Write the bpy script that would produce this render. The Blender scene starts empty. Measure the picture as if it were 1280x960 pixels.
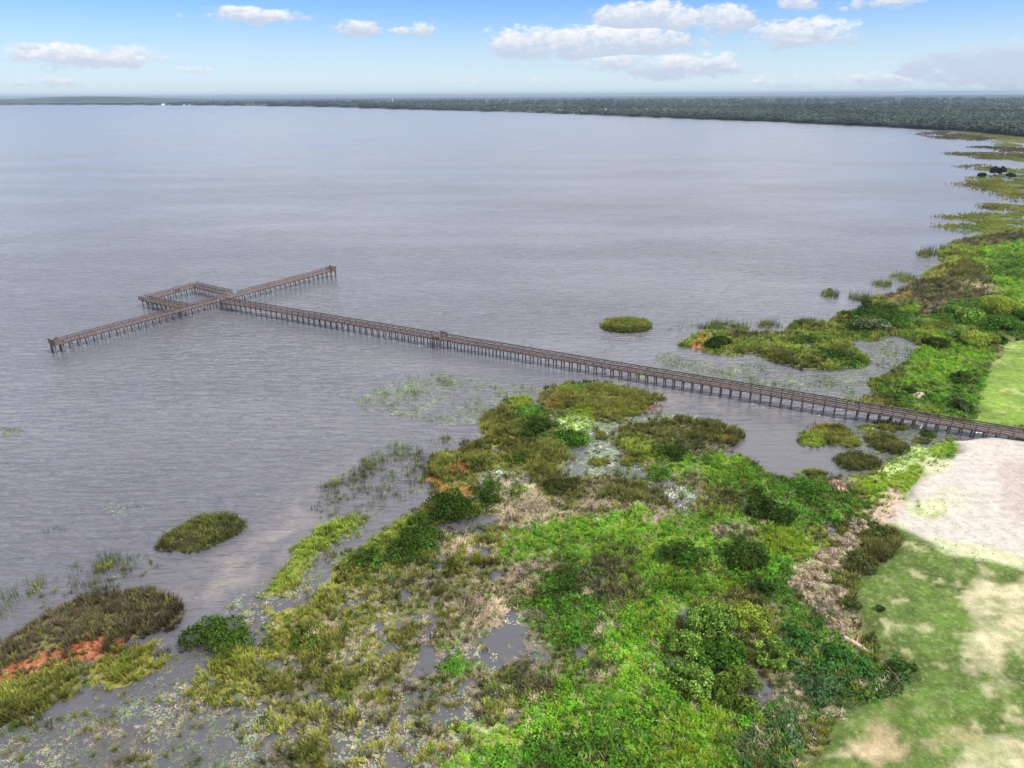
import bpy, math, random
import numpy as np
from mathutils import Matrix, Vector
random.seed(7)
RNG = np.random.default_rng(11)
SC = bpy.context.scene
COL = SC.collection

# ------------------------------------------------------------------ camera
CAM_H, FPX = 60.0, 853.0
PITCH = math.atan((480-119.5)/FPX)
ROLL = math.radians(.33)
cp, sp, cr, sr = math.cos(PITCH), math.sin(PITCH), math.cos(ROLL), math.sin(ROLL)
fwd = Vector((0, cp, -sp)); rt0 = Vector((1, 0, 0)); up0 = Vector((0, sp, cp))
rgt = rt0*cr - up0*sr
upv = up0*cr + rt0*sr
cam = bpy.data.cameras.new('camera'); camo = bpy.data.objects.new('camera', cam); COL.objects.link(camo)
cam.sensor_width = 36; cam.lens = 36*FPX/1280; cam.clip_start = .5; cam.clip_end = 90000
camo.matrix_world = Matrix(((rgt.x, upv.x, -fwd.x, 0), (rgt.y, upv.y, -fwd.y, 0), (rgt.z, upv.z, -fwd.z, CAM_H), (0, 0, 0, 1)))
SC.camera = camo

# ------------------------------------------------------------------ light and sky
SUN_EL, SUN_AZ = math.radians(52), math.radians(114)      # azimuth clockwise from +Y
sd = Vector((math.sin(SUN_AZ)*math.cos(SUN_EL), math.cos(SUN_AZ)*math.cos(SUN_EL), math.sin(SUN_EL)))
sun = bpy.data.lights.new('sun', 'SUN'); sun.energy = 4.0; sun.angle = math.radians(3); sun.color = (1, .96, .9)
suno = bpy.data.objects.new('sun', sun); COL.objects.link(suno)
suno.rotation_euler = (-sd).to_track_quat('-Z', 'Y').to_euler(); suno.location = (0, 0, 50)
SC.view_settings.view_transform = 'Standard'; SC.view_settings.look = 'None'
SC.view_settings.exposure = 0.8; SC.view_settings.gamma = 1.0
SC.view_settings.use_curve_mapping = False
SC.cycles.use_denoising = True
SC.cycles.denoiser = 'OPENIMAGEDENOISE'; SC.cycles.denoising_input_passes = 'RGB_ALBEDO_NORMAL'; SC.cycles.denoising_prefilter = 'ACCURATE'
SC.cycles.max_bounces = 6; SC.cycles.volume_bounces = 0
SC.cycles.sample_clamp_indirect = 4

def ray(x, y):
    a = (x-640)/FPX; b = -(y-480)/FPX
    r = a*cr + b*sr
    u = -a*sr + b*cr
    return r, cp+u*sp, -sp+u*cp
def at(x, y, z=0.0):
    d = ray(x, y); t = (z-CAM_H)/d[2]
    return d[0]*t, d[1]*t
def topx(X, Y, Z=0.0):
    X = np.asarray(X, float); Y = np.asarray(Y, float)
    dz = Z-CAM_H
    zc = Y*cp - dz*sp
    u = Y*sp + dz*cp
    a = X*cr - u*sr; b = u*cr + X*sr
    zc = np.maximum(zc, .1)
    return 640+FPX*a/zc, 480-FPX*b/zc

class NT:
    def __init__(s, tree):
        s.t = tree; s.n = tree.nodes; s.l = tree.links; s.n.clear()
    def new(s, typ, **kw):
        n = s.n.new(typ)
        for k, v in kw.items(): setattr(n, k, v)
        return n
    def put(s, sock, v):
        if isinstance(v, bpy.types.NodeSocket): s.l.new(v, sock)
        else: sock.default_value = v
    def m(s, op, a, b=0.0, c=None, clamp=False):
        n = s.new('ShaderNodeMath', operation=op, use_clamp=clamp)
        s.put(n.inputs[0], a); s.put(n.inputs[1], b)
        if c is not None: s.put(n.inputs[2], c)
        return n.outputs[0]
    def mix(s, f, a, b, mode='MIX'):
        n = s.new('ShaderNodeMix', data_type='RGBA', blend_type=mode)
        s.put(n.inputs[0], f); s.put(n.inputs[6], a); s.put(n.inputs[7], b)
        return n.outputs[2]
    def ss(s, x, lo, hi):
        n = s.new('ShaderNodeMapRange', interpolation_type='SMOOTHSTEP')
        s.put(n.inputs[0], x); n.inputs[1].default_value = lo; n.inputs[2].default_value = hi
        return n.outputs[0]
    def noise(s, vec, scale, detail=4, rough=.55, dist=0.0):
        n = s.new('ShaderNodeTexNoise'); s.put(n.inputs['Vector'], vec)
        n.inputs['Scale'].default_value = scale; n.inputs['Detail'].default_value = detail
        n.inputs['Roughness'].default_value = rough; n.inputs['Distortion'].default_value = dist
        return n.outputs[0]
    def xyz(s, x, y, z=0.0):
        n = s.new('ShaderNodeCombineXYZ')
        for i, v in enumerate((x, y, z)): s.put(n.inputs[i], v)
        return n.outputs[0]

W = bpy.data.worlds.new('World'); SC.world = W; W.use_nodes = True
w = NT(W.node_tree)
sky = w.new('ShaderNodeTexSky', sky_type='NISHITA'); sky.sun_disc = False
sky.sun_elevation = SUN_EL; sky.sun_rotation = SUN_AZ % (2*math.pi); sky.altitude = 0
sky.air_density = 1.1; sky.dust_density = .6; sky.ozone_density = 2.2
g = w.new('ShaderNodeTexCoord').outputs['Generated']
sep = w.new('ShaderNodeSeparateXYZ'); w.put(sep.inputs[0], g)
dx, dy, dz = sep.outputs
DEG = 57.29578
az = w.m('MULTIPLY', w.m('ARCTAN2', dx, dy), DEG)
el = w.m('MULTIPLY', w.m('ARCSINE', dz), DEG)
av = w.xyz(az, w.m('MULTIPLY', el, 1.9), 3.7)
n1 = w.noise(av, .42, 7, .62)
n2 = w.noise(av, 1.5, 5, .6)
nn = w.m('ADD', w.m('MULTIPLY', n1, .75), w.m('MULTIPLY', n2, .25))
# clouds near the horizon: (px x, px y, half width, half height, softness/weight)
CL = [(95,72,95,13,1.),(45,62,40,8,.7),(135,75,55,11,1.),(75,104,60,8,.55),(310,20,62,8,.9),(290,15,40,7,.8),(451,35,27,9,1.),(540,38,24,10,1.),(500,39,18,6,.6),
      (640,57,28,15,1.),(720,55,100,20,1.15),(800,52,80,17,1.1),(800,20,60,17,1.05),(870,25,70,17,1.),(770,78,70,13,.9),(850,82,85,15,1.),(640,103,130,7,.45),
      (1000,44,55,17,1.),(960,55,30,9,.7),(1000,4,28,8,1.),(1095,2,40,8,1.),(1055,10,10,4,.7),(1250,90,95,15,1.2),(1225,78,60,12,1.),(1290,80,70,20,1.2),(1100,100,160,11,.62),(1000,104,100,8,.5),(235,88,30,6,.45),(595,45,12,4,.4)]
D = None; V = None
for (cx, cy, rx, ry, wt) in CL:
    r = ray(cx, cy); a0 = math.degrees(math.atan2(r[0], r[1])); e0 = math.degrees(math.atan2(r[2], math.hypot(r[0], r[1])))
    k = 1/math.degrees(1/FPX)/1.02
    u = w.m('MULTIPLY', w.m('SUBTRACT', az, a0), k/rx)
    v = w.m('MULTIPLY', w.m('SUBTRACT', el, e0), k/ry)
    d2 = w.m('ADD', w.m('MULTIPLY', u, u), w.m('MULTIPLY', v, v))
    d = w.m('SUBTRACT', wt, w.m('MULTIPLY', d2, .9))
    if cx > 1210 and wt >= 1: v = w.m('SUBTRACT', v, 1.0)
    if D is None: D, V = d, v
    else:
        gt = w.m('GREATER_THAN', d, D)
        V = w.m('ADD', w.m('MULTIPLY', V, w.m('SUBTRACT', 1.0, gt)), w.m('MULTIPLY', v, gt))
        D = w.m('MAXIMUM', D, d)
dens = w.m('ADD', w.m('MULTIPLY', w.m('MAXIMUM', D, -1.2), .55), w.m('MULTIPLY', w.m('SUBTRACT', nn, .5), 2.6))
near_c = w.ss(dens, .06, .48)
shade = w.ss(w.m('ADD', V, w.m('MULTIPLY', w.m('SUBTRACT', n2, .5), 2.0)), -.55, 1.05)
# broken cloud deck overhead
hz = w.m('MAXIMUM', dz, .06)
pv = w.xyz(w.m('DIVIDE', dx, hz), w.m('DIVIDE', dy, hz), 1.3)
n3 = w.noise(pv, .75, 5, .6)
over = w.m('MULTIPLY', w.ss(n3, .36, .55), w.ss(el, 8.4, 13.0))
n4 = w.noise(pv, 2.3, 4, .6)
deck = w.mix(n4, (11.0, 10.9, 10.9, 1), (15.7, 15.5, 15.4, 1))
cloudcol = w.mix(shade, (3.5, 3.95, 4.8, 1), (5.9, 5.9, 5.95, 1))
hazeband = w.ss(el, 7.5, -.3)
skyc = w.mix(w.m('MULTIPLY', hazeband, .8), w.mix(1.0, sky.outputs[0], (.37, .60, 1.02, 1), 'MULTIPLY'), (4.9, 5.75, 6.1, 1))
c1 = w.mix(w.m('MULTIPLY', near_c, .93), skyc, cloudcol)
c2 = w.mix(over, c1, deck)
bg = w.new('ShaderNodeBackground'); w.put(bg.inputs[0], c2); bg.inputs[1].default_value = .1
wo = w.new('ShaderNodeOutputWorld'); w.l.new(bg.outputs[0], wo.inputs[0])

# ------------------------------------------------------------------ helpers
def tag(o, label=None, cat=None, group=None, kind=None):
    if label: o['label'] = label
    if cat: o['category'] = cat
    if group: o['group'] = group
    if kind: o['kind'] = kind
    return o
def empty(name, loc=(0, 0, 0), rz=0):
    o = bpy.data.objects.new(name, None); o.location = loc; o.rotation_euler.z = rz
    o.empty_display_size = .5; COL.objects.link(o); return o
def np_mesh(name, V, Fc, mat, col=None, parent=None, smooth=False):
    """V (n,3); Fc (m,k) index array, or list of such arrays; col (n,3)"""
    me = bpy.data.meshes.new(name)
    Fs = Fc if isinstance(Fc, list) else [Fc]
    Fs = [f for f in Fs if len(f)]
    me.vertices.add(len(V)); me.vertices.foreach_set('co', np.ascontiguousarray(V, np.float32).ravel())
    loops = np.concatenate([f.ravel() for f in Fs]).astype(np.int32)
    tot = np.concatenate([np.full(len(f), f.shape[1], np.int32) for f in Fs])
    st = np.concatenate([[0], np.cumsum(tot)[:-1]]).astype(np.int32)
    me.loops.add(len(loops)); me.loops.foreach_set('vertex_index', loops)
    me.polygons.add(len(tot)); me.polygons.foreach_set('loop_start', st)
    try: me.polygons.foreach_set('loop_total', tot)
    except Exception: pass
    if smooth: me.polygons.foreach_set('use_smooth', np.ones(len(tot), bool))
    me.update(calc_edges=True)
    if col is not None:
        at_ = me.attributes.new('Col', 'FLOAT_COLOR', 'POINT')
        c4 = np.ones((len(V), 4), np.float32); c4[:, :3] = np.clip(col, 0, 1); at_.data.foreach_set('color', c4.ravel())
    me.materials.append(mat)
    o = bpy.data.objects.new(name, me); COL.objects.link(o)
    if parent: o.parent = parent
    return o

_lat = RNG.random((257, 257))
def vnoise(X, Y, s=1.0, o=0):
    x = np.asarray(X, float)/s+o*17.3+1000; y = np.asarray(Y, float)/s+o*31.7+1000
    xi = np.floor(x).astype(int); yi = np.floor(y).astype(int); fx = x-xi; fy = y-yi
    fx = fx*fx*(3-2*fx); fy = fy*fy*(3-2*fy); xi %= 256; yi %= 256
    a = _lat[xi, yi]; b = _lat[xi+1, yi]; c = _lat[xi, yi+1]; d = _lat[xi+1, yi+1]
    return (a*(1-fx)+b*fx)*(1-fy)+(c*(1-fx)+d*fx)*fy-.5
def fbm(X, Y, s, o=0, n=4):
    r = 0; a = 1
    for i in range(n): r = r+a*vnoise(X, Y, s/2**i, o+i*3); a *= .55
    return r
def inpoly(x, y, poly):
    p = np.asarray(poly, float); res = np.zeros(x.shape, bool)
    lo = p.min(0); hi = p.max(0)
    sel = np.nonzero((x >= lo[0]) & (x <= hi[0]) & (y >= lo[1]) & (y <= hi[1]))[0]
    if not len(sel): return res
    xs = x[sel]; ys = y[sel]; r = np.zeros(len(sel), bool); j = len(p)-1
    for i in range(len(p)):
        xi, yi = p[i]; xj, yj = p[j]
        if yi != yj: r ^= ((yi > ys) != (yj > ys)) & (xs < (xj-xi)*(ys-yi)/(yj-yi)+xi)
        j = i
    res[sel] = r; return res
def ell(cx, cy, rx, ry, n=18, wob=.14):
    r = random.Random(int(cx*7+cy*13)); out = []
    for i in range(n):
        t = 2*math.pi*i/n; k = 1+r.uniform(-wob, wob)
        out.append((cx+rx*k*math.cos(t), cy+ry*k*math.sin(t)))
    return out

# ------------------------------------------------------------------ materials
def mat(name):
    m = bpy.data.materials.new(name); m.use_nodes = True; return m, NT(m.node_tree)
def finish(t, sh, disp=None):
    o = t.new('ShaderNodeOutputMaterial'); t.l.new(sh, o.inputs[0])
def plant_mat(name, transl=.3, rough=.6, spec=.25):
    m, t = mat(name)
    c = t.new('ShaderNodeAttribute', attribute_name='Col').outputs[0]
    p = t.new('ShaderNodeBsdfPrincipled'); t.put(p.inputs['Base Color'], c)
    p.inputs['Roughness'].default_value = rough; p.inputs['Specular IOR Level'].default_value = spec
    tr = t.new('ShaderNodeBsdfTranslucent'); t.put(tr.inputs[0], c)
    mx = t.new('ShaderNodeMixShader'); mx.inputs[0].default_value = transl
    t.l.new(p.outputs[0], mx.inputs[1]); t.l.new(tr.outputs[0], mx.inputs[2]); finish(t, mx.outputs[0]); return m
M_LEAF = plant_mat('leaves', .42, .65, .08); M_GRASS = plant_mat('grass_blades', .42, .7, .1); M_DEAD = plant_mat('dead_stems', .15, .9, .05)
M_PAD = plant_mat('lily_leaves', .05, .5, .3); M_TREE = plant_mat('forest_leaves', .2, .8, .05)
def noisy_mat(name, c0, c1, scale, rough=.85, spec=.2, stretch=None, bump=.0, vary=False):
    m, t = mat(name)
    co = t.new('ShaderNodeTexCoord').outputs['Object']
    if stretch:
        mp = t.new('ShaderNodeMapping'); t.put(mp.inputs[0], co); mp.inputs[3].default_value = stretch; co = mp.outputs[0]
    n = t.noise(co, scale, 6, .65)
    c = t.mix(t.ss(n, .3, .7), (*c0, 1), (*c1, 1))
    if vary:
        rd = t.new('ShaderNodeObjectInfo').outputs['Random']; big = t.noise(co, .12, 4, .6)
        q = t.m('ADD', .45, t.m('ADD', t.m('MULTIPLY', rd, .45), t.m('MULTIPLY', big, .7))); c = t.mix(1.0, c, t.xyz(q, q, q), 'MULTIPLY')
    p = t.new('ShaderNodeBsdfPrincipled'); t.put(p.inputs['Base Color'], c)
    p.inputs['Roughness'].default_value = rough; p.inputs['Specular IOR Level'].default_value = spec
    if bump:
        b = t.new('ShaderNodeBump'); b.inputs['Strength'].default_value = bump; b.inputs['Distance'].default_value = .05
        t.put(b.inputs['Height'], n); t.l.new(b.outputs[0], p.inputs['Normal'])
    finish(t, p.outputs[0]); return m
M_WOOD = noisy_mat('weathered_rail_wood', (.062, .046, .043), (.118, .091, .085), 1.4, .85, .15, (1, 1, 1), vary=True)
M_DECK = noisy_mat('weathered_deck_boards', (.09, .066, .062), (.155, .12, .112), 2.2, .85, .15, vary=True)
M_PILE = noisy_mat('timber_piles', (.05, .043, .04), (.16, .135, .12), 1.1, .8, .2, vary=True)
M_STEM = noisy_mat('bark', (.06, .045, .03), (.13, .10, .07), 6, .9, .1)
M_MAT = noisy_mat('peat_mat', (.05, .055, .022), (.09, .095, .035), .8, .95, .05)
M_LOG = noisy_mat('bleached_wood', (.24, .19, .135), (.38, .31, .235), 2.5, .9, .1)
M_WHITE = noisy_mat('white_paint', (.7, .7, .7), (.82, .82, .8), .1, .6, .3)
M_ROOF = noisy_mat('grey_roof', (.2, .19, .18), (.3, .29, .28), .1, .8, .2)
M_SANDM = noisy_mat('pale_sand', (.27, .22, .165), (.4, .34, .28), 3, .95, .05)

# ground: vertex colours carry the soil, sand and lawn colours; nodes add fine breakup
M_GROUND, t = mat('ground_soil')
c = t.new('ShaderNodeAttribute', attribute_name='Col').outputs[0]
P = t.new('ShaderNodeNewGeometry').outputs['Position']
na = t.noise(P, .9, 8, .75); nb = t.noise(P, 4.0, 5, .8)
mp = t.new('ShaderNodeMapping'); t.put(mp.inputs[0], P); mp.inputs[2].default_value = (0, 0, .5); mp.inputs[3].default_value = (.06, 1.2, 1)
nc = t.noise(mp.outputs[0], .8, 4, .6)
k = t.m('ADD', .02, t.m('ADD', t.m('MULTIPLY', na, .75), t.m('ADD', t.m('MULTIPLY', nb, .85), t.m('MULTIPLY', nc, .38))))
k = t.m('ADD', .42, t.m('ADD', t.m('MULTIPLY', t.ss(na, .25, .75), .5), t.m('ADD', t.m('MULTIPLY', t.ss(nb, .25, .75), .45), t.m('MULTIPLY', t.ss(nc, .3, .7), .13))))
ng = t.noise(P, 1.7, 9, .8)
cc = t.mix(1.0, t.mix(t.m('MULTIPLY', t.ss(ng, .48, .66), .3), c, (.33, .29, .19, 1)), t.xyz(k, k, k), 'MULTIPLY')
p = t.new('ShaderNodeBsdfPrincipled'); t.put(p.inputs['Base Color'], cc); p.inputs['Roughness'].default_value = .95; p.inputs['Specular IOR Level'].default_value = .1
b = t.new('ShaderNodeBump'); b.inputs['Strength'].default_value = .5; b.inputs['Distance'].default_value = .12; t.put(b.inputs['Height'], t.m('ADD', na, nb)); t.l.new(b.outputs[0], p.inputs['Normal'])
finish(t, p.outputs[0])

# water: dark murky body, reflecting surface with wind ripples
M_WATER, t = mat('lake_surface')
P = t.new('ShaderNodeNewGeometry').outputs['Position']
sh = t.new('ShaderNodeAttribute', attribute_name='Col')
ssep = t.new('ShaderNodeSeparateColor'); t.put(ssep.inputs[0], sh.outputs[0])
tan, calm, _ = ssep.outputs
def rip(rz, sx, sy, scale, detail, dist=0.0):
    mp = t.new('ShaderNodeMapping'); t.put(mp.inputs[0], P); mp.inputs[2].default_value = (0, 0, rz); mp.inputs[3].default_value = (sx, sy, 1)
    return t.noise(mp.outputs[0], scale, detail, .55, dist)
r1 = rip(.20, .22, 1.0, .8, 2, .8)      # long-crested wind waves
r2 = rip(-.1, .45, 1.0, 1.9, 3, .4)
r3 = rip(.5, .8, 1.0, .16, 2)
gmp = t.new('ShaderNodeMapping'); t.put(gmp.inputs[0], P); gmp.inputs[2].default_value = (0, 0, .25); gmp.inputs[3].default_value = (.35, 1, 1)
gust = t.noise(gmp.outputs[0], .014, 5, .6)
hgt = t.m('ADD', t.m('ADD', t.m('MULTIPLY', r1, .8), t.m('MULTIPLY', r2, .12)), t.m('MULTIPLY', r3, .5))
b = t.new('ShaderNodeBump'); b.inputs['Distance'].default_value = 1.0
yy = t.new('ShaderNodeSeparateXYZ'); t.put(yy.inputs[0], P)
open_ = t.new('ShaderNodeMapRange'); t.put(open_.inputs[0], yy.outputs[1]); open_.inputs[1].default_value = 170; open_.inputs[2].default_value = 900; open_.inputs[3].default_value = 1; open_.inputs[4].default_value = .55
t.put(b.inputs['Strength'], t.m('MULTIPLY', t.m('MULTIPLY', open_.outputs[0], t.m('ADD', .3, t.m('MULTIPLY', t.ss(gust, .32, .68), 1.0))), t.m('SUBTRACT', 1.0, t.m('MULTIPLY', calm, .8))))
t.put(b.inputs['Height'], hgt)
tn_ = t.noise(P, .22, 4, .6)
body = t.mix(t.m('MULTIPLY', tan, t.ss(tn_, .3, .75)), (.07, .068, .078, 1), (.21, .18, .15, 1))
body = t.mix(t.m('MULTIPLY', calm, .75), body, (.05, .05, .055, 1))
p = t.new('ShaderNodeBsdfPrincipled'); t.put(p.inputs['Base Color'], body); p.inputs['Roughness'].default_value = .2; p.inputs['IOR'].default_value = 1.333
t.l.new(b.outputs[0], p.inputs['Normal'])
finish(t, p.outputs[0])

# ------------------------------------------------------------------ zone map of the shore (traced outlines, laid on the ground)
ZONES = []
def z(typ, *poly):
    poly = list(poly[0]) if isinstance(poly[0], list) else list(poly)
    ZONES.append((typ, poly))
def ze(typ, cx, cy, rx, ry): ZONES.append((typ, ell(cx, cy, rx, ry)))
# open-water specials
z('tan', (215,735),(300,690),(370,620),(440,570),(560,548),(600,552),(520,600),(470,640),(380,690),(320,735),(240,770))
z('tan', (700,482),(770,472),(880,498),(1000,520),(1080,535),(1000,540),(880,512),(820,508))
z('padsS', (440,505),(480,480),(540,465),(600,475),(690,488),(690,502),(600,530),(560,532),(500,520),(460,515))
z('pads', (520,478),(560,468),(570,480),(530,492),(480,500),(470,492))
z('emerg', (385,640),(400,610),(450,580),(480,556),(560,545),(600,550),(540,580),(525,615),(470,640),(420,655))
z('emergD', (395,628),(430,596),(462,575),(490,570),(480,590),(450,605),(425,632))
z('padsD', (690,545),(740,525),(800,518),(850,515),(885,522),(850,545),(790,540),(775,560),(800,600),(870,612),(860,640),(800,615),(740,600),(690,598),(690,580),(735,560))
z('padsB', (790,470),(830,440),(900,458),(950,450),(1000,470),(1060,470),(1090,455),(1085,430),(1110,425),(1165,437),(1130,465),(1080,490),(1070,508),(900,480))
z('padsS', (750,440),(850,405),(930,400),(930,412),(850,412),(800,420))
z('padsG', (150,880),(240,800),(330,720),(420,650),(470,640),(440,690),(350,770),(300,830),(220,880))
z('padsG', (-150,1100),(-150,890),(60,905),(180,860),(260,850),(380,830),(430,870),(540,900),(560,960),(520,1100))
# main marsh
z('mix', (225,890),(235,855),(268,831),(326,807),(345,770),(420,720),(440,690),(490,650),(535,625),(530,600),(545,575),(590,555),(604,545),(604,520),(640,508),(690,515),(735,545),(700,570),(690,600),(760,600),(800,605),(850,645),(872,615),(800,590),(775,550),(775,535),(830,525),(890,525),(930,545),(915,560),(960,590),(1000,602),(1030,598),(1050,590),(1085,590),(1105,575),(1140,572),(1160,560),(1178,548),(1185,540),(1190,560),(1110,640),(1125,677),(1075,727),(1071,760),(1092,806),(1150,845),(1060,895),(1008,960),(940,1100),(500,1100),(560,960),(540,900),(430,880),(390,850),(300,880))
z('mud', (380,850),(460,820),(560,860),(620,850),(600,900),(560,930),(600,1100),(400,1100),(340,960),(330,900))
z('mud', (430,770),(480,735),(560,745),(640,760),(650,800),(600,830),(500,840),(420,820))
# left bed and its colours
z('brown', (-60,830),(0,797),(53,768),(115,744),(192,735),(225,761),(216,788),(168,800),(120,800),(57,826),(-60,850))
z('rust', (-60,850),(0,836),(72,812),(125,795),(161,788),(161,804),(120,824),(91,835),(48,846),(-60,875))
z('olive', (-60,875),(0,857),(48,846),(91,835),(112,850),(104,876),(38,907),(-60,920))
z('yolive', (103,835),(150,810),(195,803),(216,822),(168,864),(118,878))
z('olived', (197,687),(230,658),(288,644),(307,658),(268,682),(240,694))
z('emergD', ell(144,706,22,18)); z('emerg', ell(110,716,12,16)); z('emerg', (-40,745),(0,735),(60,725),(100,720),(90,745),(30,775),(-40,790)); z('emerg', ell(177,711,20,14)); z('emerg', (100,735),(200,700),(200,712),(110,750))
z('padsS', ell(158,634,26,10)); z('emergS', ell(72,663,20,8)); z('padsS', ell(10,540,18,7))
z('lolive', (331,740),(364,687),(398,663),(430,653),(450,655),(430,668),(398,692),(374,720),(345,742))
# mounds north of centre
z('olive', (604,548),(604,522),(640,510),(665,506),(680,522),(700,535),(735,548),(720,560),(690,555),(660,545),(630,550))
z('green', (640,512),(670,508),(690,520),(670,530),(645,525)); z('dark', ell(672,536,18,12)); z('green', (690,540),(720,530),(735,560),(700,562))
z('yolive', ell(650,502,16,5))
z('pale', (690,540),(700,520),(740,520),(745,530),(715,545))
z('olive', (530,600),(545,572),(600,555),(690,552),(715,575),(700,592),(640,595),(580,598),(540,612))
z('yolive', ell(615,560,14,12)); z('yolive', ell(640,585,22,10)); z('yolive', ell(645,556,14,7)); z('dark', ell(650,575,8,6))
z('rust', ell(573,586,15,10)); z('rust', ell(546,603,12,8)); z('orange', ell(575,612,28,7))
z('padsD', ell(620,595,30,9))
z('orange', (520,640),(530,622),(545,640),(560,652),(530,655))
z('lolive', (455,680),(490,650),(540,640),(535,670),(510,690),(470,700)); z('dark', (485,690),(500,672),(530,665),(560,660),(548,680),(520,698),(490,700)); z('dark', ell(525,652,14,7))
z('padsG', (530,660),(560,650),(610,645),(600,672),(550,668))
z('straw', (535,690),(545,672),(580,672),(590,690),(560,697))
z('oliveb', ell(440,718,22,16)); z('dark', ell(462,702,18,8)); z('yolive', (395,745),(420,720),(440,735),(420,750))
z('yolive', (240,883),(235,855),(268,840),(326,815),(350,765),(400,745),(435,745),(410,800),(340,830),(290,870)); z('olive', ell(400,790,40,30)); z('strawp', ell(410,785,14,10)); z('yolive', ell(375,765,35,15)); z('dark', ell(388,806,14,10)); z('olive', ell(340,850,30,14)); z('yolive', ell(290,830,30,20)); z('olive', ell(370,885,30,14)); z('olive', ell(395,940,22,18)); z('olive', ell(425,850,30,16))
z('oliveb', (420,760),(500,730),(560,760),(600,760),(580,800),(520,830),(470,880),(420,880),(450,820)); z('mud', ell(455,752,20,15)); z('green', ell(572,834,17,12))
z('mud', (560,750),(600,745),(660,750),(680,820),(640,860),(590,850),(600,800))
z('pool', (606,745),(640,758),(658,800),(650,830),(640,846),(613,840),(620,803),(630,776))
# straw belt
z('straw', (612,640),(615,605),(660,605),(690,640),(720,640),(730,610),(770,598),(790,610),(850,640),(870,650),(830,665),(760,660),(700,660),(640,670))
z('olived', ell(700,608,20,9)); z('dark', ell(610,618,14,14)); z('olived', (740,625),(770,605),(810,610),(850,640),(800,630)); z('strawp', ell(640,615,24,12)); z('green', ell(645,618,8,6))
z('straw', (640,710),(660,690),(690,700),(695,740),(680,752),(640,745)); z('strawd', (600,700),(640,700),(640,760),(590,760)); z('straw', ell(600,770,40,20))
z('oliveb', (560,700),(620,660),(650,680),(620,740),(560,730))
z('strawd', (690,755),(740,745),(765,780),(750,800),(690,810)); z('brown2', (690,740),(740,690),(800,690),(800,740),(740,760))
z('straw', (745,650),(800,640),(810,660),(780,690),(740,680))
# the green field
z('lime', (620,700),(640,660),(690,655),(720,650),(800,640),(840,650),(900,640),(940,650),(940,700),(860,700),(800,720),(760,720),(700,700),(660,700))
z('lime', (640,910),(690,850),(730,820),(760,780),(800,740),(860,720),(900,740),(850,760),(830,800),(830,850),(860,880),(960,900),(950,1100),(620,1100),(560,960),(600,930))
z('green', (680,720),(740,720),(760,760),(740,800),(690,820),(665,760)); z('brown2', (745,700),(790,690),(805,740),(780,760),(740,745)); z('green', (800,700),(860,690),(940,690),(1000,700),(1010,760),(960,750),(900,745),(840,740))
z('lime', (830,580),(870,575),(930,580),(975,600),(1000,625),(960,630),(900,610),(850,600))
z('lime', (800,650),(850,640),(870,660),(900,700),(860,720),(820,710),(790,680)); z('ygreen', ell(980,680,44,24)); z('ygreen', ell(905,735,30,12)); z('ygreen', ell(820,690,20,10)); z('lime', ell(850,725,50,18))
z('strawd', ell(905,665,22,10)); z('strawd', ell(935,668,18,10)); z('strawp', ell(820,650,16,6)); z('strawp', ell(745,740,12,16)); z('strawp', (740,800),(765,760),(775,770),(750,810)); z('straw', ell(744,851,24,14)); z('strawd', ell(760,842,14,10)); z('brown2', ell(660,845,40,16)); z('brown2', ell(745,840,14,10))
z('pale', ell(596,916,26,16)); z('ygreen', ell(630,925,24,14)); z('green', (580,960),(640,930),(720,900),(780,890),(840,900),(820,960),(700,990)); z('lime', ell(700,905,50,24)); z('lime', (760,860),(840,850),(900,880),(880,940),(800,960),(760,920)); z('ygreen', ell(885,910,30,12)); z('ygreen', ell(860,950,40,14))
z('dark', ell(962,635,26,14)); z('dark', ell(925,697,26,14)); z('dark', ell(850,695,24,9)); z('green', (960,600),(1050,600),(1080,625),(1060,650),(1000,660),(960,650)); z('straw', ell(1050,608,14,7)); z('lolive', ell(1010,594,16,4))
z('olived', (775,560),(780,538),(830,528),(890,528),(930,546),(915,558),(870,548),(830,560),(800,575)); z('lolive', (778,560),(800,545),(830,560),(830,575),(800,580)); z('brown2', ell(855,556,28,9)); z('orange', ell(908,546,12,7)); z('dark', ell(840,568,22,7)); z('green', ell(820,592,12,8)); z('strawd', ell(870,602,16,8))
z('lime', (835,580),(850,568),(890,566),(930,575),(975,600),(950,615),(890,598))
z('padsB', (1060,535),(1140,528),(1175,540),(1165,556),(1135,574),(1100,584),(1060,560)); z('lolive', ell(1085,535,16,4)); z('pale', ell(1140,561,12,5)); z('lolive', ell(1115,575,16,4))
# yellow-green strand beside the sand
z('lolive', (1000,596),(1040,590),(1060,600),(1080,640),(1110,650),(1140,605),(1165,590),(1180,565),(1140,575),(1105,583),(1075,594))
z('ygreen', (1140,570),(1165,552),(1190,545),(1200,555),(1150,600),(1110,640),(1085,630),(1070,605),(1110,582)); z('pale', (1090,590),(1110,570),(1150,560),(1165,565),(1140,585),(1110,600)); z('strawb', (1075,640),(1100,620),(1130,600),(1120,640),(1108,655))
z('green', ell(1180,585,16,10)); z('lime', (1150,580),(1190,550),(1200,556),(1170,590),(1150,600))
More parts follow.
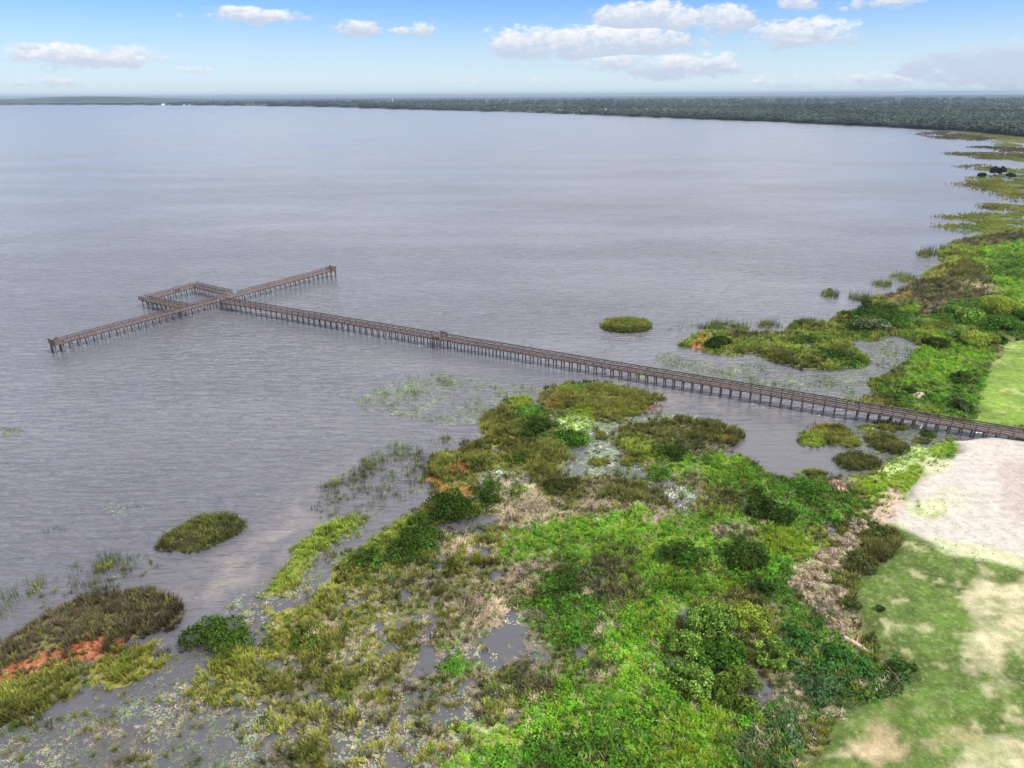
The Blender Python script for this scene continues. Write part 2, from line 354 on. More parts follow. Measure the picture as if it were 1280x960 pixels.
# shrubby margin near the lawn
z('tealg', (979,785),(1060,800),(1154,852),(1117,877),(1050,893),(1008,960),(940,1100),(880,1100),(925,960),(983,852)); z('strawg', ell(1010,890,30,24)); z('strawg', ell(945,935,36,24)); z('bare', ell(1000,862,15,8)); z('bare', ell(1062,850,24,8)); z('strawg', ell(1100,860,22,10)); z('oliveb', (1000,910),(1050,890),(1060,893),(1008,960),(960,1000))
z('green', (1000,730),(1040,700),(1050,760),(1060,800),(1010,800),(980,770)); z('strawp', (983,727),(1000,705),(1050,685),(1070,660),(1083,652),(1100,668),(1060,695),(1033,727),(1050,770),(1087,818),(1060,812),(1017,768)); z('olived', (1083,652),(1125,672),(1108,702),(1070,722),(1040,725),(1075,690)); z('oliveb', (1070,760),(1095,806),(1150,845),(1120,850),(1070,810))
# lawn and sand
z('lawn', (1108,652),(1125,660),(1280,690),(1500,720),(1500,800),(1100,800),(1075,735),(1108,702),(1125,677))
z('lawn', (1125,677),(1187,689),(1280,714),(1500,760),(1500,1200),(900,1200),(1008,960),(1033,918),(1067,889),(1154,856),(1146,839),(1092,806),(1071,760),(1075,727),(1108,702))
z('lawnp', (1196,752),(1225,728),(1290,712),(1400,730),(1400,800),(1285,815),(1262,835),(1225,855),(1162,892),(1148,878),(1200,852),(1210,810)); z('lawnp', (1265,730),(1300,725),(1300,800),(1270,790)); z('lawnp', (1215,850),(1270,845),(1290,880),(1235,885)); z('lawnb', (1050,935),(1067,915),(1117,902),(1142,950),(1100,975),(1050,965)); z('lawnp', (1200,940),(1300,915),(1340,1000),(1180,1000)); z('lawnb', ell(1150,898,18,6)); z('lawnb', ell(1195,925,40,14))
z('sand', (1108,652),(1125,630),(1146,602),(1180,580),(1200,560),(1187,552),(1240,545),(1290,550),(1500,570),(1500,760),(1280,705),(1230,695),(1180,690),(1140,672))
z('sandg', (1130,635),(1170,625),(1190,640),(1175,655),(1135,650)); z('sandg', ell(1165,585,18,12)); z('sandg', (1150,670),(1187,680),(1250,690),(1290,705),(1280,716),(1180,695)); z('sandd', (1245,580),(1330,570),(1330,660),(1255,650))
# right bank beyond the boardwalk
for q_ in ((1037,368,12,5),(1130,348,16,5),(1158,318,16,4),(1100,356,14,4),(1075,373,12,4),(1185,311,14,3),(905,410,30,4),(960,408,14,4)): z('emergD', ell(*q_))
z('rbank', (850,432),(862,420),(880,414),(920,415),(950,417),(975,416),(990,404),(1010,402),(1030,404),(1050,392),(1070,390),(1090,374),(1110,368),(1140,364),(1163,345),(1178,330),(1172,315),(1195,303),(1215,297),(1290,285),(1500,290),(1500,545),(1280,538),(1180,522),(1120,512),(1068,502),(1090,490),(1085,478),(1110,468),(1140,450),(1160,436),(1120,420),(1085,428),(1060,425),(1090,450),(1085,460),(1040,464),(1000,463),(960,450),(940,441),(915,448),(880,442))
z('brown2', (1100,372),(1165,345),(1240,340),(1260,365),(1200,390),(1140,395)); z('strawd', (1150,372),(1190,385),(1180,402),(1150,400)); z('strawb', (1195,352),(1250,358),(1248,370),(1200,362)); z('strawb', (1240,318),(1300,322),(1300,328),(1240,325)); z('orange', (1110,376),(1135,365),(1145,370),(1120,380)); z('olived', (1180,330),(1240,325),(1250,345),(1190,348)); z('yolive', (1150,345),(1190,322),(1205,330),(1170,352))
z('lime', (1225,310),(1290,300),(1400,300),(1400,400),(1290,395),(1250,375),(1235,345),(1215,330)); z('green', (1230,320),(1300,325),(1300,350),(1240,345)); z('brown2', (1190,303),(1290,290),(1290,300),(1225,310)); z('green', (1160,395),(1210,375),(1250,380),(1290,395),(1290,430),(1240,430),(1180,400))
z('dark', (1050,400),(1090,385),(1150,395),(1160,410),(1100,415),(1060,420)); z('green', (1120,400),(1180,395),(1180,430),(1150,425)); z('lolive', ell(1160,412,18,10)); z('strawg', ell(1085,408,14,5)); z('dark', ell(1095,390,14,6)); z('lime', ell(1140,390,10,8))
z('lime', (1140,440),(1175,420),(1215,432),(1240,445),(1225,470),(1190,510),(1130,508),(1095,500),(1110,480),(1135,465)); z('green', (1180,500),(1230,450),(1240,440),(1230,480),(1212,525),(1170,518)); z('olive', (1068,502),(1090,488),(1110,478),(1120,500),(1100,508)); z('dark', ell(1135,492,12,6)); z('green', (1090,485),(1120,480),(1140,505),(1120,510)); z('strawd', (1240,435),(1290,420),(1290,430),(1245,445))
z('rust', ell(868,432,9,5)); z('orange', ell(875,424,10,4)); z('lolive', ell(1025,422,16,4)); z('dark', ell(1000,428,24,4)); z('dark', (1005,437),(1040,442),(1085,455),(1080,462),(1040,456)); z('lolive', (960,436),(985,430),(1030,445),(1000,450)); z('olived', (945,442),(965,435),(1040,460),(1000,464)); z('brown2', ell(950,420,50,3)); z('olived', ell(1010,407,18,4)); z('orange', ell(1055,400,10,5))
z('lawn2', (1212,528),(1235,470),(1255,430),(1290,428),(1500,430),(1500,560),(1280,535)); z('lawnp', (1240,460),(1250,443),(1262,443),(1258,462))
TYPES = sorted({a for a, _ in ZONES} | {'water'}); TI = {a: i for i, a in enumerate(TYPES)}
def zone(X, Y, jit=1.0):
    wx = fbm(X, Y, 7, 1, 5)*1.4; wy = fbm(X, Y, 7, 9, 5)*1.4
    px, py = topx(X+wx*jit, Y+wy*jit)
    out = np.full(px.shape, TI['water'], np.int16)
    for typ, poly in ZONES: out[inpoly(px, py, poly)] = TI[typ]
    return out
WET = {'water': -1.6, 'tan': -.7, 'padsS': -.8, 'pads': -.5, 'padsD': -.25, 'padsB': -.5, 'padsG': -.12, 'emerg': -.4, 'emergD': -.3, 'emergS': -.6, 'pool': -.3, 'mud': -.02, 'mix': .1,
       'sand': .7, 'sandg': .7, 'sandd': .7, 'lawn': .75, 'lawnp': .75, 'lawnb': .75, 'lawn2': .75}
SOIL = {'sand': (.305, .276, .25), 'sandg': (.30, .31, .19), 'sandd': (.265, .228, .208), 'lawn': (.052, .086, .015), 'lawn2': (.10, .16, .022), 'lawnp': (.36, .315, .19), 'lawnb': (.30, .22, .13),
        'mud': (.10, .09, .075), 'mix': (.10, .09, .055), 'pool': (.12, .11, .10), 'water': (.08, .08, .07), 'padsG': (.085, .077, .066), 'lime': (.07, .14, .015), 'ygreen': (.12, .18, .02), 'green': (.04, .08, .014), 'dark': (.012, .025, .008),
        'straw': (.2, .155, .11), 'strawp': (.3, .25, .17), 'strawd': (.12, .095, .06), 'strawb': (.32, .25, .19), 'strawg': (.15, .14, .08), 'bare': (.42, .32, .27), 'rust': (.23, .082, .042), 'orange': (.2, .11, .03), 'pale': (.26, .33, .12), 'tealg': (.03, .055, .02), 'lolive': (.11, .14, .02), 'yolive': (.14, .14, .025)}
# ground sheet
def axis(a, b, c, d, s1, s2, far):
    L = [np.arange(b, c, s1), np.arange(c, d, s2)]
    lo = [b]; s = s1
    while lo[-1] > a: s *= 1.25; lo.append(lo[-1]-s)
    hi = [d]; s = s2
    while hi[-1] < far: s *= 1.3; hi.append(hi[-1]+s)
    return np.concatenate([np.array(lo[1:])[::-1], *L, np.array(hi)])
gx = np.clip(axis(-15500, -110, 140, 320, .5, .9, 15500), -15800, 15800); gy = np.clip(axis(-900, 38, 175, 345, .5, .9, 31000), -950, 31500)
GX, GY = np.meshgrid(gx, gy, indexing='ij'); sh_ = GX.shape
zt = zone(GX.ravel(), GY.ravel()).reshape(sh_)
zt[(GY > 345) | (GX > 330) | (GY < 30)] = TI['water']
hz_ = np.array([WET.get(n, .22) for n in TYPES])[zt]
sc_ = np.array([SOIL.get(n, (.085, .09, .035)) for n in TYPES])[zt]
def blur(A, n):
    for _ in range(n):
        B = A.copy(); B[1:-1] = (A[:-2]+2*A[1:-1]+A[2:])/4; A = B.copy(); A[:, 1:-1] = (B[:, :-2]+2*B[:, 1:-1]+B[:, 2:])/4
    return A
hz_ = blur(hz_, 3); sc_ = blur(sc_, 2)
nz = fbm(GX, GY, 3.2, 5, 4)
wetm = blur(np.isin(zt, [TI['mud'], TI['mix'], TI['padsG']]).astype(float), 3); wet2 = blur(np.isin(zt, [TI['oliveb'], TI['yolive'], TI['mix'], TI['mud']]).astype(float), 3)
hz_ = hz_ + nz*(.05+.18*wetm) + (fbm(GX, GY, 2.6, 33, 3)*.6-.05)*wet2
# bare soil showing through the mown grass, broken up by noise
lm = blur((zt == TI['lawnp']).astype(float), 14); lb_ = blur((zt == TI['lawnb']).astype(float), 10); lw = blur(np.isin(zt, [TI['lawn'], TI['lawnp'], TI['lawnb'], TI['lawn2']]).astype(float), 2)
fn = fbm(GX, GY, 5.0, 81, 5)+1.5*fbm(GX*.6+GY*.5, GY*.8-GX*.4, 1.5, 85, 3)
green_ = np.where((GX > 85)[..., None] & (GY > 110)[..., None], np.array(SOIL['lawn2']), np.array(SOIL['lawn']))
green_ = green_*(1+.5*fbm(GX, GY, 4, 87, 4)+.35*fbm(GX, GY, 1.1, 88, 2))[..., None]
f1 = (.74*np.clip((lm*1.5-.72+fn*.62)/.75, 0, 1))[..., None]; f2 = (.7*np.clip((lb_*1.4-.62+fn*.7)/.8, 0, 1))[..., None]
lc = green_*(1-f1)+np.array((.37, .325, .215))*f1; lc = lc*(1-f2)+np.array((.29, .215, .135))*f2
sc_ = sc_*(1-lw[..., None])+lc*lw[..., None]
# mown grass: bare patches and sand streaks
lawnm = blur(np.isin(zt, [TI['lawn'], TI['lawn2'], TI['lawnp'], TI['lawnb'], TI['sandg']]).astype(float), 2)
pn = .8*fbm(GX*.8+GY*.3, GY*1.5, 3.2, 21, 5)+.8*fbm(GX, GY, 1.4, 25, 3)
pm = np.clip((pn-.3)/.3, 0, 1)*lawnm*.35
gm = np.clip((-pn-.1)/.3, 0, 1)*lawnm*.45
sc_ = sc_*(1-pm[..., None])+pm[..., None]*np.array((.46, .40, .26))
sc_ = sc_*(1-gm[..., None])+gm[..., None]*np.array((.07, .13, .02))
sandm = blur((zt == TI['sand']).astype(float), 3)
sg = np.clip((fbm(GX, GY, 9, 41, 5)-.22)/.2, 0, 1)*np.clip(1-(GX-62)/18, 0, 1)*sandm*.5
sc_ = sc_*(1-sg[..., None])+sg[..., None]*np.array((.30, .33, .17))
ni, nj = sh_
idx = np.arange(ni*nj).reshape(sh_)
def gridq(idx): return np.stack([idx[:-1, :-1].ravel(), idx[1:, :-1].ravel(), idx[1:, 1:].ravel(), idx[:-1, 1:].ravel()], 1)
o = np_mesh('ground', np.stack([GX.ravel(), GY.ravel(), hz_.ravel()], 1), gridq(idx), M_GROUND, sc_.reshape(-1, 3), smooth=True)
tag(o, kind='structure')
# water sheet
wx = np.clip(axis(-15500, -150, 120, 330, 1.2, 2.5, 15500), -15900, 15900); wy = np.clip(axis(-900, 34, 170, 345, 1.2, 2.5, 31000), -970, 31600)
WX, WY = np.meshgrid(wx, wy, indexing='ij'); wz = zone(WX.ravel(), WY.ravel()).reshape(WX.shape); wz[(WY > 345) | (WX > 330)] = TI['water']
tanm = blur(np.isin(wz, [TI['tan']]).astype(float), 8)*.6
calm = blur((~np.isin(wz, [TI['water'], TI['tan'], TI['emerg'], TI['padsS'], TI['padsB'], TI['emergS']])).astype(float), 3)
px, py = topx(WX, WY); pond = inpoly(px.ravel(), py.ravel(), [(860,515),(960,515),(1060,540),(1060,590),(1000,610),(940,590),(880,550)]).reshape(WX.shape).astype(float)
calm = np.maximum(calm, blur(pond, 4)*.92)
wi = np.arange(WX.size).reshape(WX.shape)
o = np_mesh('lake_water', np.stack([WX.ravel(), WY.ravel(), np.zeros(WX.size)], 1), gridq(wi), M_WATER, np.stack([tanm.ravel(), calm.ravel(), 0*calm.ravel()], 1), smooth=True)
tag(o, kind='structure')

# ------------------------------------------------------------------ plant forms (numpy prototypes, merged)
def proto(form, r):
    Vs = []; n = 0
    if form == 'B':                       # broad leaves on a low dome
        for i in range(26):
            a = r.uniform(0, 2*math.pi); q = math.sqrt(r.uniform(0, 1)); x, y = .55*q*math.cos(a), .55*q*math.sin(a); h = (.62*(1-q*q*.8))*r.uniform(.55, 1.05)
            nrm = Vector((x*1.1+r.uniform(-.6, .6), y*1.1+r.uniform(-.6, .6), .75)).normalized()
            u = nrm.orthogonal().normalized(); u.rotate(Matrix.Rotation(r.uniform(0, 6.28), 3, nrm)); v = nrm.cross(u)
            s = r.uniform(.085, .155); c = Vector((x, y, h))
            Vs.append([c-u*s*1.2, c+v*s*.62-nrm*.02, c+u*s*1.2-nrm*.05, c-v*s*.62])
    elif form == 'G':                     # tuft of blades
        for i in range(16):
            a = r.uniform(0, 2*math.pi); q = r.uniform(0, .3); L = r.uniform(.55, 1.05); ln = r.uniform(.1, .55); a2 = a+r.uniform(-.6, .6)
            b0 = Vector((q*math.cos(a), q*math.sin(a), 0)); side = Vector((-math.sin(a2+r.uniform(-.8, .8)), math.cos(a2), 0))*r.uniform(.035, .06)
            mid = b0+Vector((math.cos(a2)*ln*.35, math.sin(a2)*ln*.35, L*.6)); tip = b0+Vector((math.cos(a2)*ln, math.sin(a2)*ln, L*(1-ln*.25)))
            Vs.append([b0-side, b0+side, mid+side*.9, mid-side*.9]); Vs.append([mid-side*.9, mid+side*.9, tip+side*.15, tip-side*.15])
    elif form == 'D':                     # tangle of dead stems
        for i in range(26):
            a = r.uniform(0, 6.28); e = r.uniform(.0, 1.1); L = r.uniform(.4, .9); d = Vector((math.cos(a)*math.cos(e), math.sin(a)*math.cos(e), math.sin(e)))
            b0 = Vector((r.uniform(-.4, .4), r.uniform(-.4, .4), r.uniform(.02, .3))); s = d.orthogonal().normalized(); s.rotate(Matrix.Rotation(r.uniform(0, 6.28), 3, d)); s *= r.uniform(.016, .034)
            Vs.append([b0-s, b0+s, b0+d*L+s*.6, b0+d*L-s*.6])
    elif form == 'E':                     # sparse upright reeds
        for i in range(7):
            a = r.uniform(0, 6.28); q = r.uniform(0, .7); b0 = Vector((q*math.cos(a), q*math.sin(a), -.1)); L = r.uniform(.7, 1.35); d = Vector((r.uniform(-.2, .2), r.uniform(-.2, .2), 1))
            s = Vector((math.cos(a), math.sin(a), 0))*.032
            Vs.append([b0-s, b0+s, b0+d*L+s*.3, b0+d*L-s*.3])
    elif form == 'L':                     # lily pads
        for i in range(6):
            a = r.uniform(0, 6.28); q = r.uniform(.1, .7); c = Vector((q*math.cos(a), q*math.sin(a), .03+i*.006)); s = r.uniform(.09, .2); tl = r.uniform(-.12, .2)
            a0 = r.uniform(0, 6.28)
            Vs.append([c+Vector((math.cos(a0+k*1.5708)*s, math.sin(a0+k*1.5708)*s*.85, max(0, tl*s*math.cos(k*1.5708)))) for k in range(4)])
    elif form == 'T':                     # distant tree crown of leaf clumps
        for i in range(26):
            a = r.uniform(0, 6.28); h = r.uniform(.05, 1); q = math.sqrt(max(0, 1-(2*h-1)**2*.9))*r.uniform(.6, 1); c = Vector((q*.5*math.cos(a), q*.5*math.sin(a), .3+.7*h))
            nrm = Vector((c.x+r.uniform(-.3, .3), c.y+r.uniform(-.3, .3), .35+h*.4)).normalized(); u = nrm.orthogonal().normalized(); u.rotate(Matrix.Rotation(r.uniform(0, 6.28), 3, nrm)); v = nrm.cross(u); s = r.uniform(.1, .2)
            Vs.append([c-u*s, c-v*s*.8, c+u*s, c+v*s*.8])
    return np.array([[tuple(p) for p in q] for q in Vs], np.float32).reshape(-1, 3)
PROTO = {}
for f in 'BGDELT':
    rr = random.Random(ord(f)); PROTO[f] = np.stack([proto(f, rr) for _ in range(8)])
def merge(form, pos, size, col, zs=1.0, jit=.15):
    """pos (n,3), size (n,), col (n,3) -> V, F, C"""
    n = len(pos); PR = PROTO[form]; nv = PR.shape[1]
    k = RNG.integers(0, len(PR), n); a = RNG.random(n)*2*np.pi
    B = PR[k]*size[:, None, None]; c, s = np.cos(a)[:, None], np.sin(a)[:, None]
    Vx = B[:, :, 0]*c-B[:, :, 1]*s+pos[:, 0:1]; Vy = B[:, :, 0]*s+B[:, :, 1]*c+pos[:, 1:2]; Vz = B[:, :, 2]*zs+pos[:, 2:3]
    V = np.stack([Vx, Vy, Vz], 2).reshape(-1, 3)
    j = 1+jit*(RNG.random((n, nv//4, 1))-.5)*2; hue = (RNG.random((n, nv//4, 1))-.5)*.13
    C = col[:, None, :]*j*np.concatenate([1+hue, np.ones_like(hue), 1-hue*.5], 2)
    C = np.repeat(C, 4, 1).reshape(-1, 3)
    F = np.arange(n*nv).reshape(-1, 4)
    return V, F, C

CO = {'lime': (.105, .285, .015), 'lime2': (.175, .31, .03), 'ygr': (.22, .31, .02), 'grn': (.06, .165, .014), 'dk': (.032, .062, .007), 'olv': (.165, .175, .036), 'olvd': (.085, .095, .024), 'yol': (.26, .26, .04), 'lol': (.19, .25, .035),
      'brn': (.10, .075, .045), 'brng': (.075, .07, .035), 'straw': (.43, .355, .25), 'strp': (.50, .425, .295), 'strd': (.22, .17, .12), 'rust': (.34, .115, .055), 'org': (.33, .18, .04), 'teal': (.05, .125, .03), 'pale': (.30, .42, .16),
      'padg': (.125, .14, .09), 'padd': (.09, .13, .07), 'padw': (.33, .34, .26), 'padgrn': (.13, .18, .08), 'emg': (.10, .13, .05), 'emd': (.06, .065, .035), 'bare': (.45, .33, .27)}
# recipes: (weight, form, colour, size lo, size hi); first number = density
REC = {
 'lime': (6.8, [(3.2, 'B', 'lime', .6, 1.15), (2.2, 'B', 'lime2', .6, 1.1), (.9, 'B', 'dk', .6, 1.1), (1.8, 'B', 'grn', .7, 1.2), (1.6, 'G', 'ygr', .6, .9), (.8, 'G', 'lol', .6, 1), (.8, 'D', 'straw', .4, .8), (.4, 'D', 'strd', .4, .8)]),
 'ygreen': (6.5, [(4, 'G', 'ygr', .5, .9), (2, 'B', 'lime2', .6, 1), (1, 'G', 'lol', .5, .9)]),
 'green': (6.5, [(4, 'B', 'grn', .8, 1.5), (1.6, 'B', 'lime', .7, 1.2), (1.6, 'B', 'dk', .9, 1.6), (.8, 'D', 'strd', .7, 1.1), (.8, 'G', 'olv', .7, 1.1)]),
 'dark': (6, [(5, 'B', 'dk', 1., 1.9), (1.2, 'B', 'grn', .9, 1.5)]),
 'tealg': (6, [(4, 'B', 'teal', .8, 1.5), (1.3, 'B', 'grn', .8, 1.4), (1.5, 'B', 'dk', .8, 1.5), (1.2, 'D', 'straw', .6, 1.1), (1, 'G', 'olv', .8, 1.2)]),
 'olive': (6, [(5, 'G', 'olv', .8, 1.3), (1.6, 'G', 'yol', .7, 1.1), (2, 'G', 'olvd', .9, 1.4), (.6, 'B', 'grn', .6, 1)]),
 'oliveb': (5, [(3.2, 'G', 'olv', .6, 1.1), (2.2, 'G', 'yol', .5, .9), (1.3, 'G', 'brng', .6, 1.), (2.4, 'D', 'straw', .4, .8), (1, 'L', 'padg', .5, .9), (.6, 'B', 'grn', .5, .9)]),
 'rbank': (6, [(3, 'G', 'olv', .7, 1.2), (2, 'B', 'grn', .7, 1.2), (2, 'G', 'lol', .6, 1.1), (1.4, 'B', 'lime2', .6, 1.1), (1, 'G', 'olvd', .7, 1.1), (.8, 'D', 'straw', .4, .8)]),
 'olived': (6, [(5, 'G', 'olvd', .9, 1.5), (2, 'G', 'olv', .8, 1.3), (1.5, 'G', 'brng', .8, 1.3)]),
 'yolive': (6, [(4, 'G', 'yol', .5, .9), (2.8, 'G', 'lol', .5, 1.), (1.6, 'G', 'olv', .6, 1.), (1, 'D', 'straw', .4, .7)]),
 'lolive': (6, [(5, 'G', 'lol', .6, 1), (2, 'G', 'olv', .6, 1.1), (1.3, 'B', 'lime2', .5, .9)]),
 'brown': (5, [(4, 'G', 'brn', .9, 1.4), (3, 'G', 'brng', .9, 1.5), (1.5, 'G', 'olv', .8, 1.2)]),
 'brown2': (5.5, [(3, 'G', 'brng', .8, 1.3), (2, 'D', 'strd', .7, 1.1), (2.2, 'B', 'dk', .7, 1.2), (1.6, 'B', 'grn', .7, 1.1), (1, 'G', 'olv', .7, 1.1)]),
 'rust': (10, [(6, 'G', 'rust', .22, .42), (2.5, 'D', 'rust', .25, .4), (.8, 'G', 'brn', .5, .8)]),
 'orange': (6, [(4, 'G', 'org', .4, .7), (2, 'G', 'yol', .5, .8), (1, 'G', 'rust', .4, .6)]),
 'straw': (8.5, [(5, 'D', 'straw', .45, .9), (2.2, 'D', 'strd', .5, .95), (.7, 'B', 'grn', .5, .9), (.6, 'B', 'dk', .5, .9), (.7, 'G', 'olv', .5, .9), (.5, 'G', 'brng', .6, 1)]),
 'strawp': (8.5, [(6, 'D', 'strp', .45, .85), (2.2, 'D', 'straw', .5, .9), (1.2, 'D', 'strd', .5, .9), (1.2, 'B', 'lime2', .5, .9)]),
 'strawd': (7.5, [(4, 'D', 'strd', .5, .95), (2.5, 'D', 'straw', .45, .85), (1.6, 'B', 'dk', .7, 1.1), (1, 'G', 'brng', .8, 1.2), (1, 'B', 'grn', .6, 1)]),
 'strawb': (2.5, [(3, 'D', 'straw', .4, .8), (1, 'G', 'lol', .4, .7), (.6, 'G', 'olv', .4, .7)]),
 'strawg': (8, [(4, 'D', 'strp', .45, .8), (1.5, 'D', 'straw', .5, .9), (2.5, 'B', 'teal', .6, 1.1), (1, 'B', 'grn', .6, 1.1), (1.2, 'G', 'emg', .6, 1)]),
 'bare': (1.0, [(2, 'D', 'straw', .4, .8), (1, 'B', 'teal', .5, .9)]),
 'pale': (4, [(4, 'G', 'pale', .35, .6), (1.5, 'G', 'ygr', .4, .7)]),
 'mix': (5, [(3, 'G', 'olv', .6, 1.0), (2.2, 'D', 'straw', .4, .8), (1, 'G', 'lol', .5, .9), (1.3, 'G', 'brng', .7, 1.2), (1, 'G', 'yol', .6, 1), (.8, 'L', 'padg', .8, 1.2), (1.2, 'B', 'dk', .6, 1.2), (.6, 'B', 'grn', .6, 1)]),
 'mud': (5.5, [(2.6, 'D', 'straw', .3, .65), (1.8, 'D', 'strd', .35, .7), (1.2, 'G', 'yol', .5, .9), (1.6, 'G', 'olv', .5, .9), (2.5, 'L', 'padg', .8, 1.3), (.8, 'G', 'brng', .6, 1)]),
 'padsG': (8, [(3, 'L', 'padg', .3, .75), (2, 'L', 'padd', .4, .85), (2.4, 'D', 'strd', .2, .5), (1.8, 'D', 'straw', .2, .5), (.6, 'G', 'olv', .4, .8)]),
 'padsD': (4.2, [(4, 'L', 'padg', .7, 1.3), (3, 'L', 'padd', .7, 1.3), (1.5, 'L', 'padw', .7, 1.1), (.7, 'G', 'olvd', .4, .8)]),
 'pads': (4.5, [(4, 'L', 'padgrn', .5, 1.0), (2, 'E', 'emg', .6, 1), (1, 'L', 'padd', .8, 1.2)]),
 'padsS': (2.4, [(3, 'L', 'padg', .35, .8), (2, 'L', 'padgrn', .35, .8), (1.5, 'E', 'emg', .5, .9)]),
 'padsB': (3.2, [(3, 'L', 'padd', .45, 1.0), (2, 'L', 'padg', .45, 1.0), (1, 'E', 'emg', .5, .9), (.6, 'G', 'olv', .4, .7)]),
 'emerg': (1.3, [(4, 'E', 'emg', .8, 1.5), (1.5, 'E', 'emd', .8, 1.4), (.6, 'G', 'olv', .6, 1), (1, 'L', 'padg', .6, 1)]),
 'emergD': (3.2, [(4, 'E', 'emg', .9, 1.6), (2.5, 'G', 'olv', .7, 1.2), (2, 'E', 'emd', .8, 1.4)]),
 'emergS': (.7, [(4, 'E', 'emd', .6, 1.1), (1, 'L', 'padg', .6, 1)]),
 'pool': (.35, [(2, 'D', 'straw', .4, .7), (1, 'L', 'padg', .6, 1)]),
 'sandg': (.5, [(3, 'G', 'lol', .2, .35), (1, 'D', 'strp', .2, .4)]),
}
FLOATS = {'L'}
def hground(x, y):
    i = np.clip(np.searchsorted(gx, x)-1, 0, ni-2); j = np.clip(np.searchsorted(gy, y)-1, 0, nj-2)
    return hz_[i, j]
HARD = [TI[q] for q in ('sand', 'sandd', 'lawn', 'lawn2', 'lawnp', 'lawnb', 'water', 'tan', 'pool', 'padsS', 'padsB', 'pads')]
BUCK = {f: [[], [], []] for f in 'BGDEL'}
def scatter(x0, x1, y0, y1, dens, keep):
    n = int((x1-x0)*(y1-y0)*dens); X = RNG.uniform(x0, x1, n); Y = RNG.uniform(y0, y1, n)
    k = keep(Y); s = RNG.random(n) < k; X, Y = X[s], Y[s]
    px, py = topx(X, Y); s = (px > -90) & (px < 1370) & (py < 1060); X, Y = X[s], Y[s]
    sg = np.where(RNG.random(len(X)) < .26, 2.8, .6)
    zz = zone(X+RNG.normal(0, 1, len(X))*sg, Y+RNG.normal(0, 1, len(X))*sg)
    z0 = zone(X, Y); hard = np.isin(z0, HARD); zz[hard] = z0[hard]
    scl = np.maximum(1, (Y/120))**.75
    cn_ = fbm(X, Y, 2.6, 33, 3); clump = 1+1.1*cn_
    open_z = np.isin(zz, [TI[q] for q in ('mix', 'mud', 'oliveb', 'yolive', 'padsG')]); clump = np.where(open_z, np.clip(.95+1.9*cn_, .1, 2.2), clump); clump[zz == TI['rust']] = 1.6
    tone = 1.05+.8*fbm(X, Y, 5.0, 51, 4)+.35*fbm(X, Y, 1.5, 55, 2)
    relief = fbm(X, Y, 4.5, 91, 4)
    for tn, (de, items) in REC.items():
        ii = np.nonzero(zz == TI[tn])[0]
        if not len(ii): continue
        ii = ii[RNG.random(len(ii)) < np.clip(de/dens*np.clip(clump[ii], .1, 2.2), 0, 1)]
        wts = np.array([q[0] for q in items], float); wts /= wts.sum(); cum = np.cumsum(wts)
        # plants of one sort stand together
        rn = np.clip(.5+.62*fbm(X[ii], Y[ii], 3.0, 61, 3)+RNG.normal(0, .13, len(ii)), 0, .9999); rn = (rn*3.0+.37*0) % 1.0
        ch = np.searchsorted(cum, rn)
        for q, (_, f, cn, s0, s1) in enumerate(items):
            jj = ii[ch == q]
            if not len(jj): continue
            zg = hground(X[jj], Y[jj]); zg = np.maximum(zg, 0.0) if f == 'L' else np.maximum(zg, -.25)
            sz = RNG.uniform(s0, s1, len(jj))*scl[jj]*np.clip(1+.75*relief[jj], .45, 1.7)
            BUCK[f][0].append(np.stack([X[jj], Y[jj], zg], 1)); BUCK[f][1].append(sz)
            BUCK[f][2].append(np.array(CO[cn])[None]*np.clip(tone[jj], .5, 1.6)[:, None])
scatter(-125, 130, 36, 125, 10, lambda y: np.ones_like(y))
scatter(-60, 330, 125, 345, 3.6, lambda y: np.clip((135/y)**1.7, 0, 1))
NAMES = {'B': ('leafy_ground_cover', M_LEAF, 'bright green broad leaved ground cover spread over the marsh', 'ground cover'), 'G': ('marsh_grass', M_GRASS, 'olive and yellow marsh grass growing in tufts along the shore', 'grass'),
         'D': ('dead_stems', M_DEAD, 'tan tangled dead stems lying among the green marsh plants', 'dead stems'), 'E': ('water_reeds', M_GRASS, 'thin upright reeds standing sparsely in the shallow water', 'reeds'), 'L': ('lily_pads', M_PAD, 'small grey green lily pads floating on the shallow water', 'lily pads')}
for f, (nm, mt, lb, ct) in NAMES.items():
    pos = np.concatenate(BUCK[f][0]); sz = np.concatenate(BUCK[f][1]); cl = np.concatenate(BUCK[f][2])
    V, F, C = merge(f, pos, sz, cl)
    print(nm, len(pos), len(F)); tag(np_mesh(nm, V, F, mt, C), lb, ct, kind='stuff')

# ------------------------------------------------------------------ far shore, forest
SHORE = [(-400,127.5),(0,131),(120,131),(250,131.5),(400,133.5),(520,137),(640,140),(760,144.5),(870,149),(960,152),(1020,155),(1090,158),(1140,161),(1185,163.5),(1235,167),(1285,172),(1400,182),(1700,210)]
sx_, sy_ = np.array(SHORE).T
